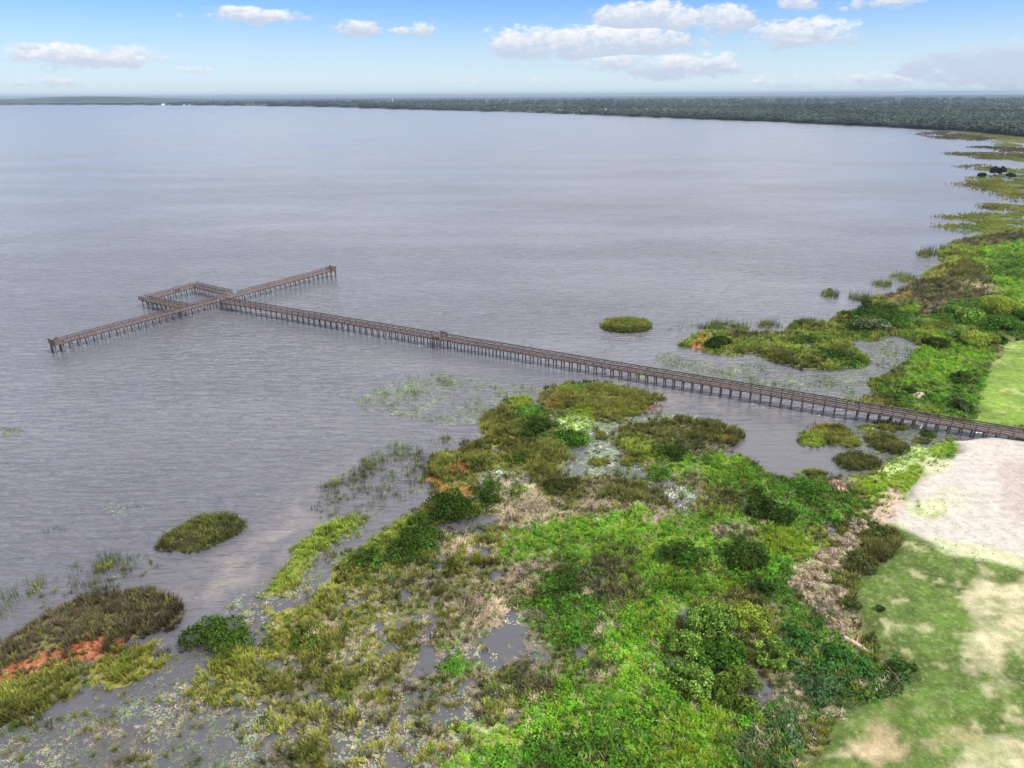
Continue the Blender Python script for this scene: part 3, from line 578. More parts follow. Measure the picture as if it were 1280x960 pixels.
# land under the forest
fx = np.arange(-380, 1690, 5.0); fy = np.interp(fx, sx_, sy_)+.25*np.sin(fx*.21)+.35*vnoise(fx, 0*fx, 14, 3)
rows = 90; FV = []; FC = []
base = np.array([at(a, b) for a, b in zip(fx, fy)])
dist0 = np.hypot(base[:, 0], base[:, 1]); dirs = base/dist0[:, None]
for k in range(rows):
    tt = (k/(rows-1))**1.5
    d = dist0*np.exp(tt*np.log(30500/dist0)); X = dirs[:, 0]*d; Y = dirs[:, 1]*d
    X = np.clip(X, -15700, 15700); Y = np.clip(Y, 0, 31400)
    inl = d-dist0
    hill = (72+10*vnoise(fx, 0*fx, 60, 5))*np.exp(-((fx-110)/120)**2)*np.clip((d-8500)/3500, 0, 1)+10*vnoise(X, Y, 2500, 8)*np.clip((d-5000)/4000, 0, 1)
    zc = np.clip(inl/60, 0, 1)*(5.5+3.5*fbm(X, Y, 60, 4, 3))+hill
    zc = np.where(inl < 3, .12, np.maximum(zc, .15))
    FV.append(np.stack([X, Y, zc], 1))
    n_ = fbm(X, Y, 700, 71, 4)[:, None]; f_ = np.clip((fbm(X, Y, 900, 77, 3)-.42)/.1, 0, 1)[:, None]*np.clip((inl-400)/300, 0, 1)[:, None]
    c_ = np.array((.04, .055, .036))*(1+1.0*n_); c_ = c_*(1-f_)+np.array((.13, .17, .06))*f_
    FC.append(c_)
FV = np.concatenate(FV); FC = np.concatenate(FC); nf = len(fx)
fi = np.arange(rows*nf).reshape(rows, nf)
M_CANOPY = plant_mat('forest_canopy', 0.0, .9, .05)
tag(np_mesh('far_land', FV, gridq(fi)[:, ::-1], M_CANOPY, FC, smooth=False), kind='structure')
def forest_points(n, dmin, dmax, power, edge=None):
    px = RNG.uniform(-150, 1440, n); i = np.clip(((px+380)/5).astype(int), 0, nf-1)
    d0 = dist0[i]
    if edge: d = d0+4+np.abs(RNG.normal(0, edge, n))
    else:
        u = RNG.random(n); lo = np.maximum(d0+6, dmin); d = lo*(dmax/lo)**(u**power)
    ang = np.arctan2(dirs[i, 0], dirs[i, 1])+RNG.uniform(0, 5/FPX, n)
    ok = (d > d0+3) & (d < dmax)
    return np.sin(ang[ok])*d[ok], np.cos(ang[ok])*d[ok], d[ok], d0[i][ok]
TP, TS, TC = [], [], []
for (n, a, b, pw, edge) in ((24000, 0, 4200, 1.0, None), (20000, 0, 30000, 1.1, None), (14000, 0, 9000, 1, 45)):
    X, Y, d, d0 = forest_points(n, a, b, pw, edge)
    f_ = np.clip((fbm(X, Y, 900, 77, 3)-.42)/.1, 0, 1)*np.clip((d-d0-400)/300, 0, 1); ok = f_ < .3; X, Y, d, d0 = X[ok], Y[ok], d[ok], d0[ok]
    s = (RNG.uniform(3.5, 11, len(X)) if edge else RNG.uniform(7, 17, len(X)))*np.clip(d/2600, 1, 2.2)
    hill = 46*np.exp(-((640+FPX*X/np.maximum(Y, 1)*1.02-120)/110)**2)*np.clip((d-8500)/3500, 0, 1)*0
    zz = np.where(d-d0 < 60, -.5, 1.0)+hill; s = np.where(d > 7000, np.minimum(s, 16), s)
    TP.append(np.stack([X, Y, zz], 1)); TS.append(s)
    v = 1+.9*fbm(X, Y, 260, 71, 4)+RNG.normal(0, .18, len(X))
    TC.append(np.array((.042, .057, .044))[None]*np.clip(v, .4, 2.1)[:, None]*np.where(RNG.random(len(X)) < .12, 1.5, 1)[:, None])
V, F, C = merge('T', np.concatenate(TP), np.concatenate(TS), np.concatenate(TC), .95)
tag(np_mesh('forest', V, F, M_TREE, C), 'dark blue green forest lining the far shore of the lake', 'forest', kind='stuff')

# ------------------------------------------------------------------ things: marsh islands and reed beds
def resample(poly, step):
    out = []
    n = len(poly)
    for i in range(n):
        a = np.array(poly[i]); b = np.array(poly[(i+1) % n]); k = max(1, int(np.hypot(*(b-a))/step))
        for j in range(k): out.append(a+(b-a)*j/k)
    return np.array(out)
def island(name, cat, label, poly, recipe, h=.35, dens=7.0, size=1.0, group='marsh islands', tone=1.0, patches=(), wet=0.0):
    wp = np.array([at(*p) for p in poly]); c = wp.mean(0)
    L = np.hypot(*(wp.max(0)-wp.min(0))); step = max(.5, L/50)
    rp = resample([tuple(p) for p in wp], step)-c
    # round the corners and roughen the edge
    for _ in range(3): rp = (np.roll(rp, 1, 0)+2*rp+np.roll(rp, -1, 0))/4
    rp = rp*(1+.10*fbm(rp[:, 0]+c[0], rp[:, 1]+c[1], L*.12, 13, 3)+.07*fbm(rp[:, 0]+c[0], rp[:, 1]+c[1], L*.04, 15, 2))[:, None]
    root = empty(name, (c[0], c[1], 0)); tag(root, label, cat, group)
    n = len(rp); rings = [(1.04, -.4), (.95, -.06), (.86, .05), (.6, h*.55), (.2, h*.7)]
    V = np.concatenate([np.c_[rp*s, np.full(n, zz)+(.05*fbm(rp[:, 0]*9, rp[:, 1]*9, 3, 2, 2) if zz > 0 else 0)] for s, zz in rings]+[np.array([[0, 0, h*.7]])])
    if wet: V[:, 2] += wet*fbm(V[:, 0]+c[0], V[:, 1]+c[1], L*.09, 29, 3)-.1*wet
    Q = [[r*n+i, r*n+(i+1) % n, (r+1)*n+(i+1) % n, (r+1)*n+i] for r in range(len(rings)-1) for i in range(n)]
    T = [[(len(rings)-1)*n+i, (len(rings)-1)*n+(i+1) % n, len(V)-1] for i in range(n)]
    np_mesh('mat', V, [np.array(Q), np.array(T)], M_MAT, parent=root, smooth=True)
    rpm = rp*1.03; lo, hi = rp.min(0)*1.12, rp.max(0)*1.12; N = int(np.prod(hi-lo)*dens); X = RNG.uniform(lo[0], hi[0], N); Y = RNG.uniform(lo[1], hi[1], N)
    js = RNG.normal(0, 1, len(X))*L*.025; jt = RNG.normal(0, 1, len(X))*L*.025
    ok = inpoly(X+js, Y+jt, rpm) & (fbm(X+c[0], Y+c[1], max(1.6, L*.05), 37, 3) > -.42); X, Y = X[ok], Y[ok]
    edge_ = np.where(inpoly(X, Y, rp*.86), 1.0, .72)
    VV, FF, CC, off = [], [], [], 0
    rn = np.clip(.5+.8*fbm(X+c[0], Y+c[1], max(3, L*.13), 61, 3)+RNG.normal(0, .15, len(X)), 0, .9999)
    if wet:
        ok = fbm(X+c[0], Y+c[1], L*.09, 29, 3) > -.2; X, Y, rn, edge_ = X[ok], Y[ok], rn[ok], edge_[ok]
    ppx, ppy = topx(X+c[0], Y+c[1])
    lab = np.zeros(len(X), int); recs = [recipe]
    for q, (pp, rc) in enumerate(patches):
        lab[inpoly(ppx+RNG.normal(0, 1.2, len(X)), ppy+RNG.normal(0, .6, len(X)), pp)] = q+1; recs.append(rc)
    tn = 1+.5*fbm(X+c[0], Y+c[1], max(2.0, L*.08), 51, 4)
    for li, rc in enumerate(recs):
        cum = np.cumsum([q[0] for q in rc]); cum = cum/cum[-1]
        ch = np.searchsorted(cum, rn)
        for q, (_, f, cn, s0, s1) in enumerate(rc):
            jj = np.nonzero((ch == q) & (lab == li))[0]
            if not len(jj): continue
            v, f_, c_ = merge(f, np.c_[X[jj], Y[jj], np.full(len(jj), .1*h)], RNG.uniform(s0, s1, len(jj))*size*edge_[jj], np.array(CO[cn])[None]*tone*tn[jj][:, None])
            VV.append(v); FF.append(f_+off); CC.append(c_); off += len(v)
    np_mesh('grass', np.concatenate(VV), np.concatenate(FF), M_GRASS, np.concatenate(CC), parent=root)
    return root
R_OL = [(2, 'G', 'olvd', .9, 1.3), (4, 'G', 'olv', .8, 1.3), (1.2, 'G', 'yol', .7, 1.1), (.6, 'B', 'grn', .7, 1.1)]
R_OLD = [(4, 'G', 'olvd', .9, 1.4), (2, 'G', 'brng', .9, 1.3), (2, 'G', 'olv', .8, 1.2)]
R_GR = [(3, 'B', 'grn', .7, 1.2), (2.5, 'G', 'olv', .8, 1.2), (2, 'G', 'lol', .7, 1.1)]
R_DK = [(5, 'B', 'dk', .8, 1.4), (1, 'B', 'grn', .7, 1.1)]
R_BR = [(4, 'G', 'brn', .9, 1.4), (3, 'G', 'brng', .9, 1.4), (1, 'G', 'olv', .8, 1.2)]
R_RU = [(5, 'G', 'rust', .35, .6), (1, 'G', 'org', .4, .6)]
R_YL = [(4, 'G', 'lol', .6, 1), (3, 'G', 'ygr', .5, .9), (1, 'B', 'lime2', .6, .9)]
R_OR = [(3, 'G', 'org', .7, 1.1), (2, 'G', 'olv', .7, 1.1), (1, 'G', 'rust', .5, .8)]
island('marsh_island', 'island', 'large oval olive grass island just below the middle of the boardwalk', [(677,498),(690,487),(720,479),(755,479),(785,488),(815,492),(826,501),(812,511),(789,520),(765,527),(730,524),(702,518),(682,509)], R_OL, .5,
       patches=[([(690,490),(720,480),(755,479),(780,487),(760,495),(720,496)], R_GR), ([(676,500),(695,490),(705,505),(690,512)], R_OR), ([(808,508),(825,505),(822,515),(808,516)], R_RU), ([(705,512),(745,512),(740,526),(705,522)], R_YL)])
island('marsh_island', 'island', 'small isolated green island alone in open water beyond the boardwalk', ell(783,407,31,9.5, 16, .05), R_GR+[(3, 'G', 'olv', .8, 1.2)], .4, patches=[([(750,410),(815,410),(815,418),(750,418)], R_OLD)])
island('marsh_island', 'island', 'two tone islet with bright green left end in the pond below the boardwalk', [(999,549),(1012,538),(1030,531),(1050,532),(1062,542),(1076,552),(1072,559),(1045,558),(1030,555),(1010,561),(1000,556)], R_OL, .4, patches=[([(998,548),(1012,538),(1032,540),(1032,556),(1005,562)], R_YL), ([(1012,540),(1035,530),(1042,535),(1020,542)], R_OR)])
island('marsh_island', 'island', 'brown olive oval islet between the two tone islet and the sandy bank', [(1079,548),(1090,541),(1110,544),(1130,554),(1138,562),(1130,570),(1112,569),(1095,562)], R_OLD, .4, patches=[([(1078,548),(1092,540),(1100,546),(1088,554)], R_OL)])
island('marsh_island', 'island', 'dark brown green islet with pale rim at the lower edge of the pond', [(1040,575),(1055,569),(1075,568),(1095,574),(1102,582),(1092,588),(1062,589),(1050,583)], R_OLD, .45)
island('marsh_island', 'island', 'flat dark green mat right under the shore end of the boardwalk', [(1089,528),(1105,525),(1132,531),(1137,537),(1120,541),(1098,538)], [(3, 'G', 'olvd', .6, .9), (2, 'G', 'olv', .6, .9), (1, 'B', 'dk', .6, .9)], .3)
island('marsh_island', 'island', 'smallest darkest green hummock beside the boardwalk near the sand', [(1146,542),(1155,539),(1170,543),(1171,547),(1158,548)], R_DK, .4)
island('marsh_island', 'island', 'dull olive low mat just left of the sand beside the dark hummock', [(1137,551),(1150,547),(1166,549),(1167,554),(1150,557),(1140,556)], [(3, 'G', 'olv', .5, .8), (2, 'G', 'brng', .5, .8)], .3)
island('marsh_island', 'island', 'pale olive sliver of an islet at the pond edge beside the bright field', [(1004,592),(1015,588),(1030,591),(1033,597),(1015,599)], R_OL, .3)
island('marsh_island', 'island', 'lone dark brown green grass island left in the shallow water', [(197,687),(212,668),(230,658),(260,648),(288,644),(305,655),(300,668),(268,682),(240,694),(215,693)], [(3, 'G', 'olvd', .7, 1.2), (2.5, 'E', 'emd', .9, 1.4), (1.5, 'G', 'brng', .7, 1.1), (2, 'E', 'emg', .8, 1.3)], .15, dens=4.5, tone=1.1)
island('marsh_island', 'island', 'tiny yellow green mat floating among the lily pads', ell(650,502,19,6, 14, .1), R_YL, .2)
for lb, poly in (('small pale olive mat floating between two large marsh mounds', ell(752,546,8,5)), ('small olive tuft in the grey lily pad channel', ell(748,578,14,6)), ('small olive tuft beside the right bank of the lily pad channel', ell(784,578,10,6))):
    island('marsh_island', 'island', lb, poly, R_OL, .25, size=.8)
FAR = [('dark brown reed spit farthest up the lake below the forest', [(1140,168),(1150,166),(1187,165),(1210,168),(1247,175),(1223,176.5),(1173,174),(1158,169.5)], R_BR, 2.4, .05),
       ('green reed bank joining the farthest brown spit to the forest edge', [(1172,164.5),(1190,162),(1240,168),(1300,176),(1300,186),(1265,181),(1250,175),(1215,168),(1190,165)], R_OL, 2.4, .04),
       ('thin brown reed spit between the two longest dark spits', [(1207,184),(1220,183),(1245,184),(1290,186),(1300,190),(1250,190),(1247,187)], R_BR, 2.2, .07),
       ('pale green reed patch above the thin brown spit', [(1240,180),(1260,179),(1278,182),(1268,184),(1248,183)], R_GR, 2.0, .07),
       ('long dark reed spit with a pointed tip reaching left into the lake', [(1179,192),(1192,190.5),(1230,191),(1300,192),(1300,197),(1255,199.5),(1225,198.5),(1215,195.5),(1190,194)], R_BR+[(3, 'G', 'olv', .8, 1.2)], 2.0, .09),
       ('pale fringe of reeds right of the long dark spit', [(1216,197),(1240,195),(1300,199),(1300,205),(1262,200),(1235,200)], R_OL, 2.0, .08),
       ('olive reed spit just above the dark tree clump', [(1192,207),(1205,207),(1215,206),(1230,206),(1245,210),(1300,213),(1300,216),(1240,214),(1222,213),(1205,210)], R_OL, 1.8, .14),
       ('low green marsh around the dark tree clump', [(1205,222),(1220,221),(1250,219),(1280,212),(1320,212),(1320,227),(1260,224),(1225,224)], R_GR, 1.8, .14),
       ('broad green and brown marsh point below the dark tree clump', [(1196,230),(1210,228),(1225,224),(1262,223),(1320,226),(1320,254),(1270,253),(1250,245),(1245,239),(1225,238),(1205,234)], R_OL, 1.7, .16),
       ('narrow green marsh strip above the double ended marsh point', [(1217,258),(1228,254),(1262,256),(1300,258),(1300,268),(1262,265),(1240,263),(1225,260)], R_OL, 1.6, .2),
       ('bright green marsh point with two rounded lobes facing the lake', [(1171,272),(1185,269),(1222,267),(1260,266),(1320,262),(1320,284),(1275,289),(1230,292),(1195,290),(1172,284),(1180,279),(1205,281),(1225,277),(1205,273.5),(1190,276)], R_GR+[(2, 'G', 'lol', .8, 1.2)], 1.4, .3)]
for lb, poly, rc, sz, dn in FAR:
    island('reed_bed', 'reed bed', lb, poly, rc, .35, dn*3.4, sz*.75, 'reed beds along the far right shore', 1.0, wet=1.0)

# ------------------------------------------------------------------ things: shrubs, tussocks, trees
def leafball(r, h, n, cols, leaf, lobes, seed, spread=.78):
    rr = np.random.default_rng(seed)
    Ls = []
    for i in range(lobes):
        a = rr.uniform(0, 6.28); q = spread*math.sqrt(rr.uniform(0, 1)) if i else 0
        ks = (9/max(lobes, 9))**.42
        Ls.append((r*q*math.cos(a), r*q*math.sin(a), h*(.62-.4*q)*rr.uniform(.7, 1.15), r*rr.uniform(.24, .5)*ks, h*rr.uniform(.2, .42)*ks, rr.uniform(.62, 1.4)))
    Ls = np.array(Ls); k = rr.integers(0, lobes, n); L = Ls[k]
    th = rr.uniform(0, 6.28, n); ct = rr.uniform(-.55, 1, n); st = np.sqrt(1-ct*ct); rad = rr.uniform(.7, 1.06, n)
    Nn = np.stack([st*np.cos(th), st*np.sin(th), ct], 1)
    Pc = np.stack([L[:, 0]+Nn[:, 0]*L[:, 3]*rad, L[:, 1]+Nn[:, 1]*L[:, 3]*rad, np.maximum(.12, L[:, 2]+Nn[:, 2]*L[:, 4]*rad)], 1)
    N2 = Nn+rr.normal(0, .55, (n, 3)); N2 /= np.linalg.norm(N2, axis=1)[:, None]
    U = np.cross(N2, rr.normal(0, 1, (n, 3))); U /= np.linalg.norm(U, axis=1)[:, None]; Wv = np.cross(N2, U)
    s = (leaf*rr.uniform(.6, 1.3, n))[:, None]
    V = np.stack([Pc-U*s, Pc-Wv*s*.55, Pc+U*s, Pc+Wv*s*.55], 1).reshape(-1, 3)
    cols = np.array(cols); c = cols[rr.integers(0, len(cols), n)]*L[:, 5:6]**.8*rr.uniform(.7, 1.35, (n, 1))
    return V, np.arange(4*n).reshape(-1, 4), np.repeat(c, 4, 0), Ls
def stems(root, Ls, h, name='stem', rad=.06):
    V = []; F = []
    for (x, y, zz, *_r) in Ls[:6]:
        o = len(V)
        for kk, (fx_, fr) in enumerate(((.12, 1.3), (.6, .8), (1., .35))):
            for q in range(6): V.append((x*fx_+rad*fr*math.cos(q*1.047), y*fx_+rad*fr*math.sin(q*1.047), zz*fx_-.1))
        for a in range(2):
            for q in range(6): F.append((o+a*6+q, o+a*6+(q+1) % 6, o+a*6+6+(q+1) % 6, o+a*6+6+q))
    np_mesh(name, np.array(V), np.array(F), M_STEM, parent=root, smooth=True)
SEED = [100]
def shrub(name, cat, label, px, py, rpx, hr, cols, leaf=.2, dens=190, lobes=9, group=None, squash=1.0, stemname='stem', parts=('foliage',)):
    X, Y = at(px, py); m = 65.0/(py-119.5); r = rpx*m*1.12; h = r*hr; SEED[0] += 1
    zg = max(0.0, float(hground(np.array([X]), np.array([Y]))[0]))
    root = empty(name, (X, Y, zg)); tag(root, label, cat, group)
    n = int(min(7000, max(120, dens*r*r*(.2/leaf)**1.3)))
    V, F, C, Ls = leafball(r, h, n, [CO[c] if isinstance(c, str) else c for c in cols], leaf, lobes, SEED[0])
    V[:, 1] *= squash
    np_mesh(parts[0], V, F, M_LEAF, C, parent=root); stems(root, Ls, h, stemname, .05+.012*r)
    return root
DK = [(.03, .058, .006), (.04, .07, .008), (.02, .04, .005)]; MG = ['grn', (.06, .15, .02), 'dk']; WI = [(.16, .27, .04), (.10, .20, .03), (.22, .32, .06), (.05, .10, .015)]; YW = [(.20, .27, .03), (.15, .22, .03), (.24, .27, .04)]
TE = ['teal', (.03, .10, .03), 'grn']
G1 = 'shrubs scattered over the marsh'
S = shrub
S('shrub', 'shrub', 'very dark green rounded shrub beside the two rust coloured patches', 564, 641, 30, .75, DK, .2, 230, 9, G1)
S('shrub', 'shrub', 'dark green rounded shrub standing in grey lily pads at lower left', 270, 806, 37, .62, [(.045, .085, .010), (.03, .06, .008), (.06, .11, .016)], .2, 230, 10, G1)
S('shrub', 'shrub', 'dark green shrub on the left mound above the pale straw patch', 510, 690, 22, .6, DK, .2, 220, 7, G1)
S('shrub', 'shrub', 'small dark green shrub at the top of the yellow olive mound', 526, 657, 14, .6, DK, .18, 220, 5, G1)
S('shrub', 'shrub', 'small dark olive shrub at the water edge left of the pale straw', 462, 706, 18, .6, [(.04, .07, .015), 'dk'], .18, 220, 6, G1)
S('shrub', 'shrub', 'small dark green shrub amid the yellow olive grass near the lower left bay', 389, 812, 14, .7, MG, .18, 220, 6, G1)
S('shrub', 'shrub', 'dark green shrub at the right end of the olive mound below the big island', 674, 543, 19, .7, DK, .22, 220, 7, G1)
S('shrub', 'shrub', 'mid green shrub trailing right from the olive mound into the channel', 712, 553, 20, .5, MG, .22, 220, 7, G1)
S('shrub', 'shrub', 'tiny dark shrub on the flat yellow olive mound', 650, 579, 8, .9, DK, .18, 240, 4, G1)
S('shrub', 'shrub', 'dark shrub at the left edge of the pale tan straw heap', 609, 628, 13, .9, DK, .2, 220, 6, G1)
S('shrub', 'shrub', 'dark olive shrub at the top edge of the straw belt', 700, 612, 18, .6, [(.04, .05, .015), 'dk'], .2, 220, 6, G1)
S('shrub', 'shrub', 'dark green shrub at the far end of the bright green field', 960, 645, 24, .75, DK, .22, 230, 8, G1)
S('shrub', 'shrub', 'broad dark green shrub in the middle of the bright green field', 925, 706, 26, .7, DK, .22, 230, 8, G1)
S('shrub', 'shrub', 'low dark green shrub left of the broad one in the bright field', 858, 700, 20, .55, MG, .2, 220, 7, G1)
S('shrub', 'shrub', 'small dark green shrub just above the willow thicket', 951, 742, 12, 1.0, DK, .2, 240, 6, G1)
S('shrub', 'shrub', 'low dark green shrub between the pond and the straw coloured bush', 1010, 618, 22, .5, MG, .2, 220, 7, G1)
S('shrub', 'shrub', 'dark green shrub on the near side of the shallow pond bank', 842, 572, 18, .5, DK, .2, 220, 6, G1)
S('shrub', 'shrub', 'round olive green bush at the left of the lime field by the channel', 821, 596, 13, .8, [(.08, .12, .02), 'grn'], .2, 220, 6, G1)
S('shrub', 'shrub', 'lone small dark green bush on the mown grass', 1096, 769, 7, 1.0, [(.03, .10, .03), 'dk'], .16, 300, 5)
S('shrub', 'shrub', 'dark oval shrub on the rust tipped island beyond the boardwalk', 902, 434, 20, .55, DK, .3, 200, 7, G1)
S('shrub', 'shrub', 'straw pink dead bush at the end of the pond', 1049, 612, 13, .8, ['straw', (.45, .28, .2), 'strd'], .2, 220, 6, G1)
GW = 'willows of the foreground thicket'
for lb, x, y, r, hr, c in (('large light green willow at the top of the foreground thicket', 893, 790, 36, .95, WI), ('yellow tinted willow on the right side of the thicket', 938, 782, 27, .9, YW), ('mid green willow at the left edge of the thicket', 857, 812, 27, .85, WI),
                           ('darker green willow in the centre of the thicket', 902, 828, 32, .85, MG), ('light green willow at the lower left corner of the thicket', 866, 862, 30, .8, WI), ('dense yellow green willow lowest in the thicket', 921, 868, 33, .85, [(.14, .20, .02), (.09, .15, .02), (.06, .11, .02)]),
                           ('light willow at the right end of the thicket beside dead stems', 966, 824, 25, .75, WI), ('small bluish green willow low on the left of the thicket', 845, 838, 16, .8, [(.13, .2, .06), (.09, .15, .04)])):
    S('willow_shrub', 'shrub', lb, x, y, r, hr*1.2, c, .17, 330, 24, GW)
GT = 'green bushes between the thicket and the lawn'
for lb, x, y, r, c in (('emerald bush directly right of the willow thicket', 1000, 800, 20, TE), ('emerald bush left of the fallen log', 1035, 822, 24, TE), ('dark emerald bush below the fallen log', 1076, 838, 18, TE), ('low green bush at the pointed corner of the mown grass', 1128, 845, 20, [(.06, .12, .03), 'dk']),
                      ('olive bush on the lawn edge above the pointed corner', 1088, 808, 12, [(.07, .09, .02), 'dk']), ('dusty green bush below the bare pink soil patch', 1030, 868, 26, [(.08, .13, .06), 'teal']), ('grey green bush near the bottom edge beside the lawn', 985, 918, 26, [(.14, .17, .09), 'teal']), ('dark green bush near the top of the shrub band by the sand', 1100, 672, 18, ['olvd', 'dk', (.07, .09, .03)]),
                      ('olive green bush on the lawn side of the tan tussocks', 1072, 708, 20, ['olvd', (.07, .09, .03)]), ('dark olive bush between the tan tussocks and the lawn', 1062, 762, 12, ['olvd', 'dk'])):
    S('bush', 'shrub', lb, x, y, r, .7, c, .2, 220, 8, GT)
GR_ = 'bushes on the right bank beyond the boardwalk'
for lb, x, y, r, c in (('yellow green bush topmost in the right bank thicket', 1252, 392, 26, YW), ('light green bush left in the right bank thicket', 1215, 404, 22, WI), ('dark green bush right of the light one in the right bank thicket', 1250, 412, 24, MG), ('grey green bush at the lower left of the right bank thicket', 1198, 424, 16, [(.13, .18, .07), 'grn']),
                      ('bright yellow green bush nearest the mown field in the right bank thicket', 1226, 434, 24, YW), ('dark green bush at the right frame edge above the mown field', 1280, 402, 22, MG), ('light olive bush above the left end of the right bank thicket', 1192, 393, 16, [(.14, .19, .04), 'grn']),
                      ('dark green bush at the mown field corner', 1247, 430, 12, DK), ('pale topped dark bush on the neck of the rust tipped island', 1087, 414, 20, [(.05, .08, .02), 'dk', (.2, .22, .14)]), ('very dark bush at the lake edge left of the brown reeds', 1083, 384, 12, DK),
                      ('dark green shrub near the mown field above the boardwalk', 1205, 478, 15, [(.05, .08, .02), 'dk']), ('olive shrub nearest the boardwalk left of the mown field', 1196, 512, 16, [(.07, .11, .03), 'dk']), ('dark low shrub at the end of the grassy inlet', 1170, 433, 16, DK), ('small dark shrub by the pale dirt mound', 1136, 494, 10, DK)):
    S('bush', 'shrub', lb, x, y, r, .75, c, .3, 170, 9, GR_)
S('willow_shrub', 'shrub', 'bushy tip of yellow olive growth on the left mound', 440, 728, 20, .5, [(.14, .14, .03), (.09, .10, .02)], .18, 220, 7, G1)
# tan tussocks in a band along the lawn
GTU = 'tan tussocks along the lawn edge'
rt = random.Random(5)
band = [(1068,668),(1080,660),(1052,684),(1040,695),(1028,703),(1062,680),(1015,715),(1003,724),(994,735),(1010,738),(1024,728),(1036,715),(1012,752),(1026,750),(1038,760),(1024,770),(1040,780),(1052,790),(1062,776),(1046,745),(1058,802)]
for i, (x, y) in enumerate(band):
    lb = 'pale tan dead grass tussock in the band along the lawn edge'
    S('dead_tussock', 'tussock', lb, x, y, rt.uniform(8, 12), .9, ['strp', 'straw', (.34, .28, .19), 'strd'], .11, 520, 7, GTU)
# the dark tree clump on the far right shore
def tree(label, px, py, rpx, hpx, cols, group=None, leaf=.8, n=900):
    X, Y = at(px, py); m = 65/(py-119.5); r = rpx*m; h = hpx*m*1.05
    root = empty('tree', (X, Y, .2)); tag(root, label, 'tree', group); SEED[0] += 1
    V, F, C, Ls = leafball(r, h, n, cols, leaf, 10, SEED[0], .6); V[:, 2] += h*.12
    np_mesh('crown', V, F, M_LEAF, C, parent=root)
    TV = []; TF = []
    for k, (zz, q) in enumerate(((-.4, .45), (h*.25, .32), (h*.65, .16))):
        for a in range(8): TV.append((q*math.cos(a*.785), q*math.sin(a*.785), zz))
    for k in range(2):
        for a in range(8): TF.append((k*8+a, k*8+(a+1) % 8, k*8+8+(a+1) % 8, k*8+8+a))
    np_mesh('trunk', np.array(TV), np.array(TF), M_STEM, parent=root, smooth=True)
DTR = [(.02, .035, .02), (.03, .045, .025), (.015, .025, .015)]
GF = 'dark trees on the far marsh'
tree('tallest dark tree of the clump on the far right marsh', 1242, 220, 6, 11, DTR, GF); tree('dark tree right of the tallest one on the far right marsh', 1251, 220, 5.5, 11, DTR, GF); tree('low spreading dark tree at the left end of the far clump', 1226, 222, 7, 5, DTR, GF); tree('low dark tree at the right end of the far clump', 1262, 222, 7, 4.5, DTR, GF)

# ------------------------------------------------------------------ things: boardwalk pier
class MB:
    def __init__(s): s.v = []; s.f = []
    def bar(s, a, b, w_, h_, up=Vector((0, 0, 1))):
        a = Vector(a); b = Vector(b); d = (b-a).normalized(); side = d.cross(up)
        if side.length < 1e-4: side = Vector((1, 0, 0))
        side.normalize(); u = side.cross(d).normalized(); o = len(s.v)
        for p in (a, b):
            for i, j in ((-1, -1), (1, -1), (1, 1), (-1, 1)): s.v.append(tuple(p+side*(i*w_/2)+u*(j*h_/2)))
        s.f += [(o, o+1, o+2, o+3), (o+7, o+6, o+5, o+4)]+[(o+i, o+4+i, o+4+(i+1) % 4, o+(i+1) % 4) for i in range(4)]
    def cyl(s, a, b, r0, r1, n=8):
        a = Vector(a); b = Vector(b); d = (b-a).normalized(); u = d.orthogonal().normalized(); v = d.cross(u); o = len(s.v)
        for p, r in ((a, r0), (b, r1)):
            for i in range(n): s.v.append(tuple(p+(u*math.cos(2*math.pi*i/n)+v*math.sin(2*math.pi*i/n))*r))
        s.f += [(o+i, o+(i+1) % n, o+n+(i+1) % n, o+n+i) for i in range(n)]
        s.f += [tuple(o+i for i in range(n))[::-1], tuple(o+n+i for i in range(n))]
    def build(s, name, m, parent=None):
        me = bpy.data.meshes.new(name); me.from_pydata(s.v, [], s.f); me.materials.append(m); me.update()
        o = bpy.data.objects.new(name, me); COL.objects.link(o)
        if parent: o.parent = parent
        return o
pier = empty('boardwalk', (0, 0, 0)); tag(pier, 'long brown wooden boardwalk on piles crossing the shallows to a cross shaped fishing pier', 'boardwalk')
DZ = 2.35; WID = 2.3; SP = 2.06
def A3(p, zz=DZ): q = at(*p, zz); return Vector((q[0], q[1], zz))
E_ = A3((1280, 545), 1.35); Bp = A3((1073, 510.5)); Xc = A3((275.5, 376.2))
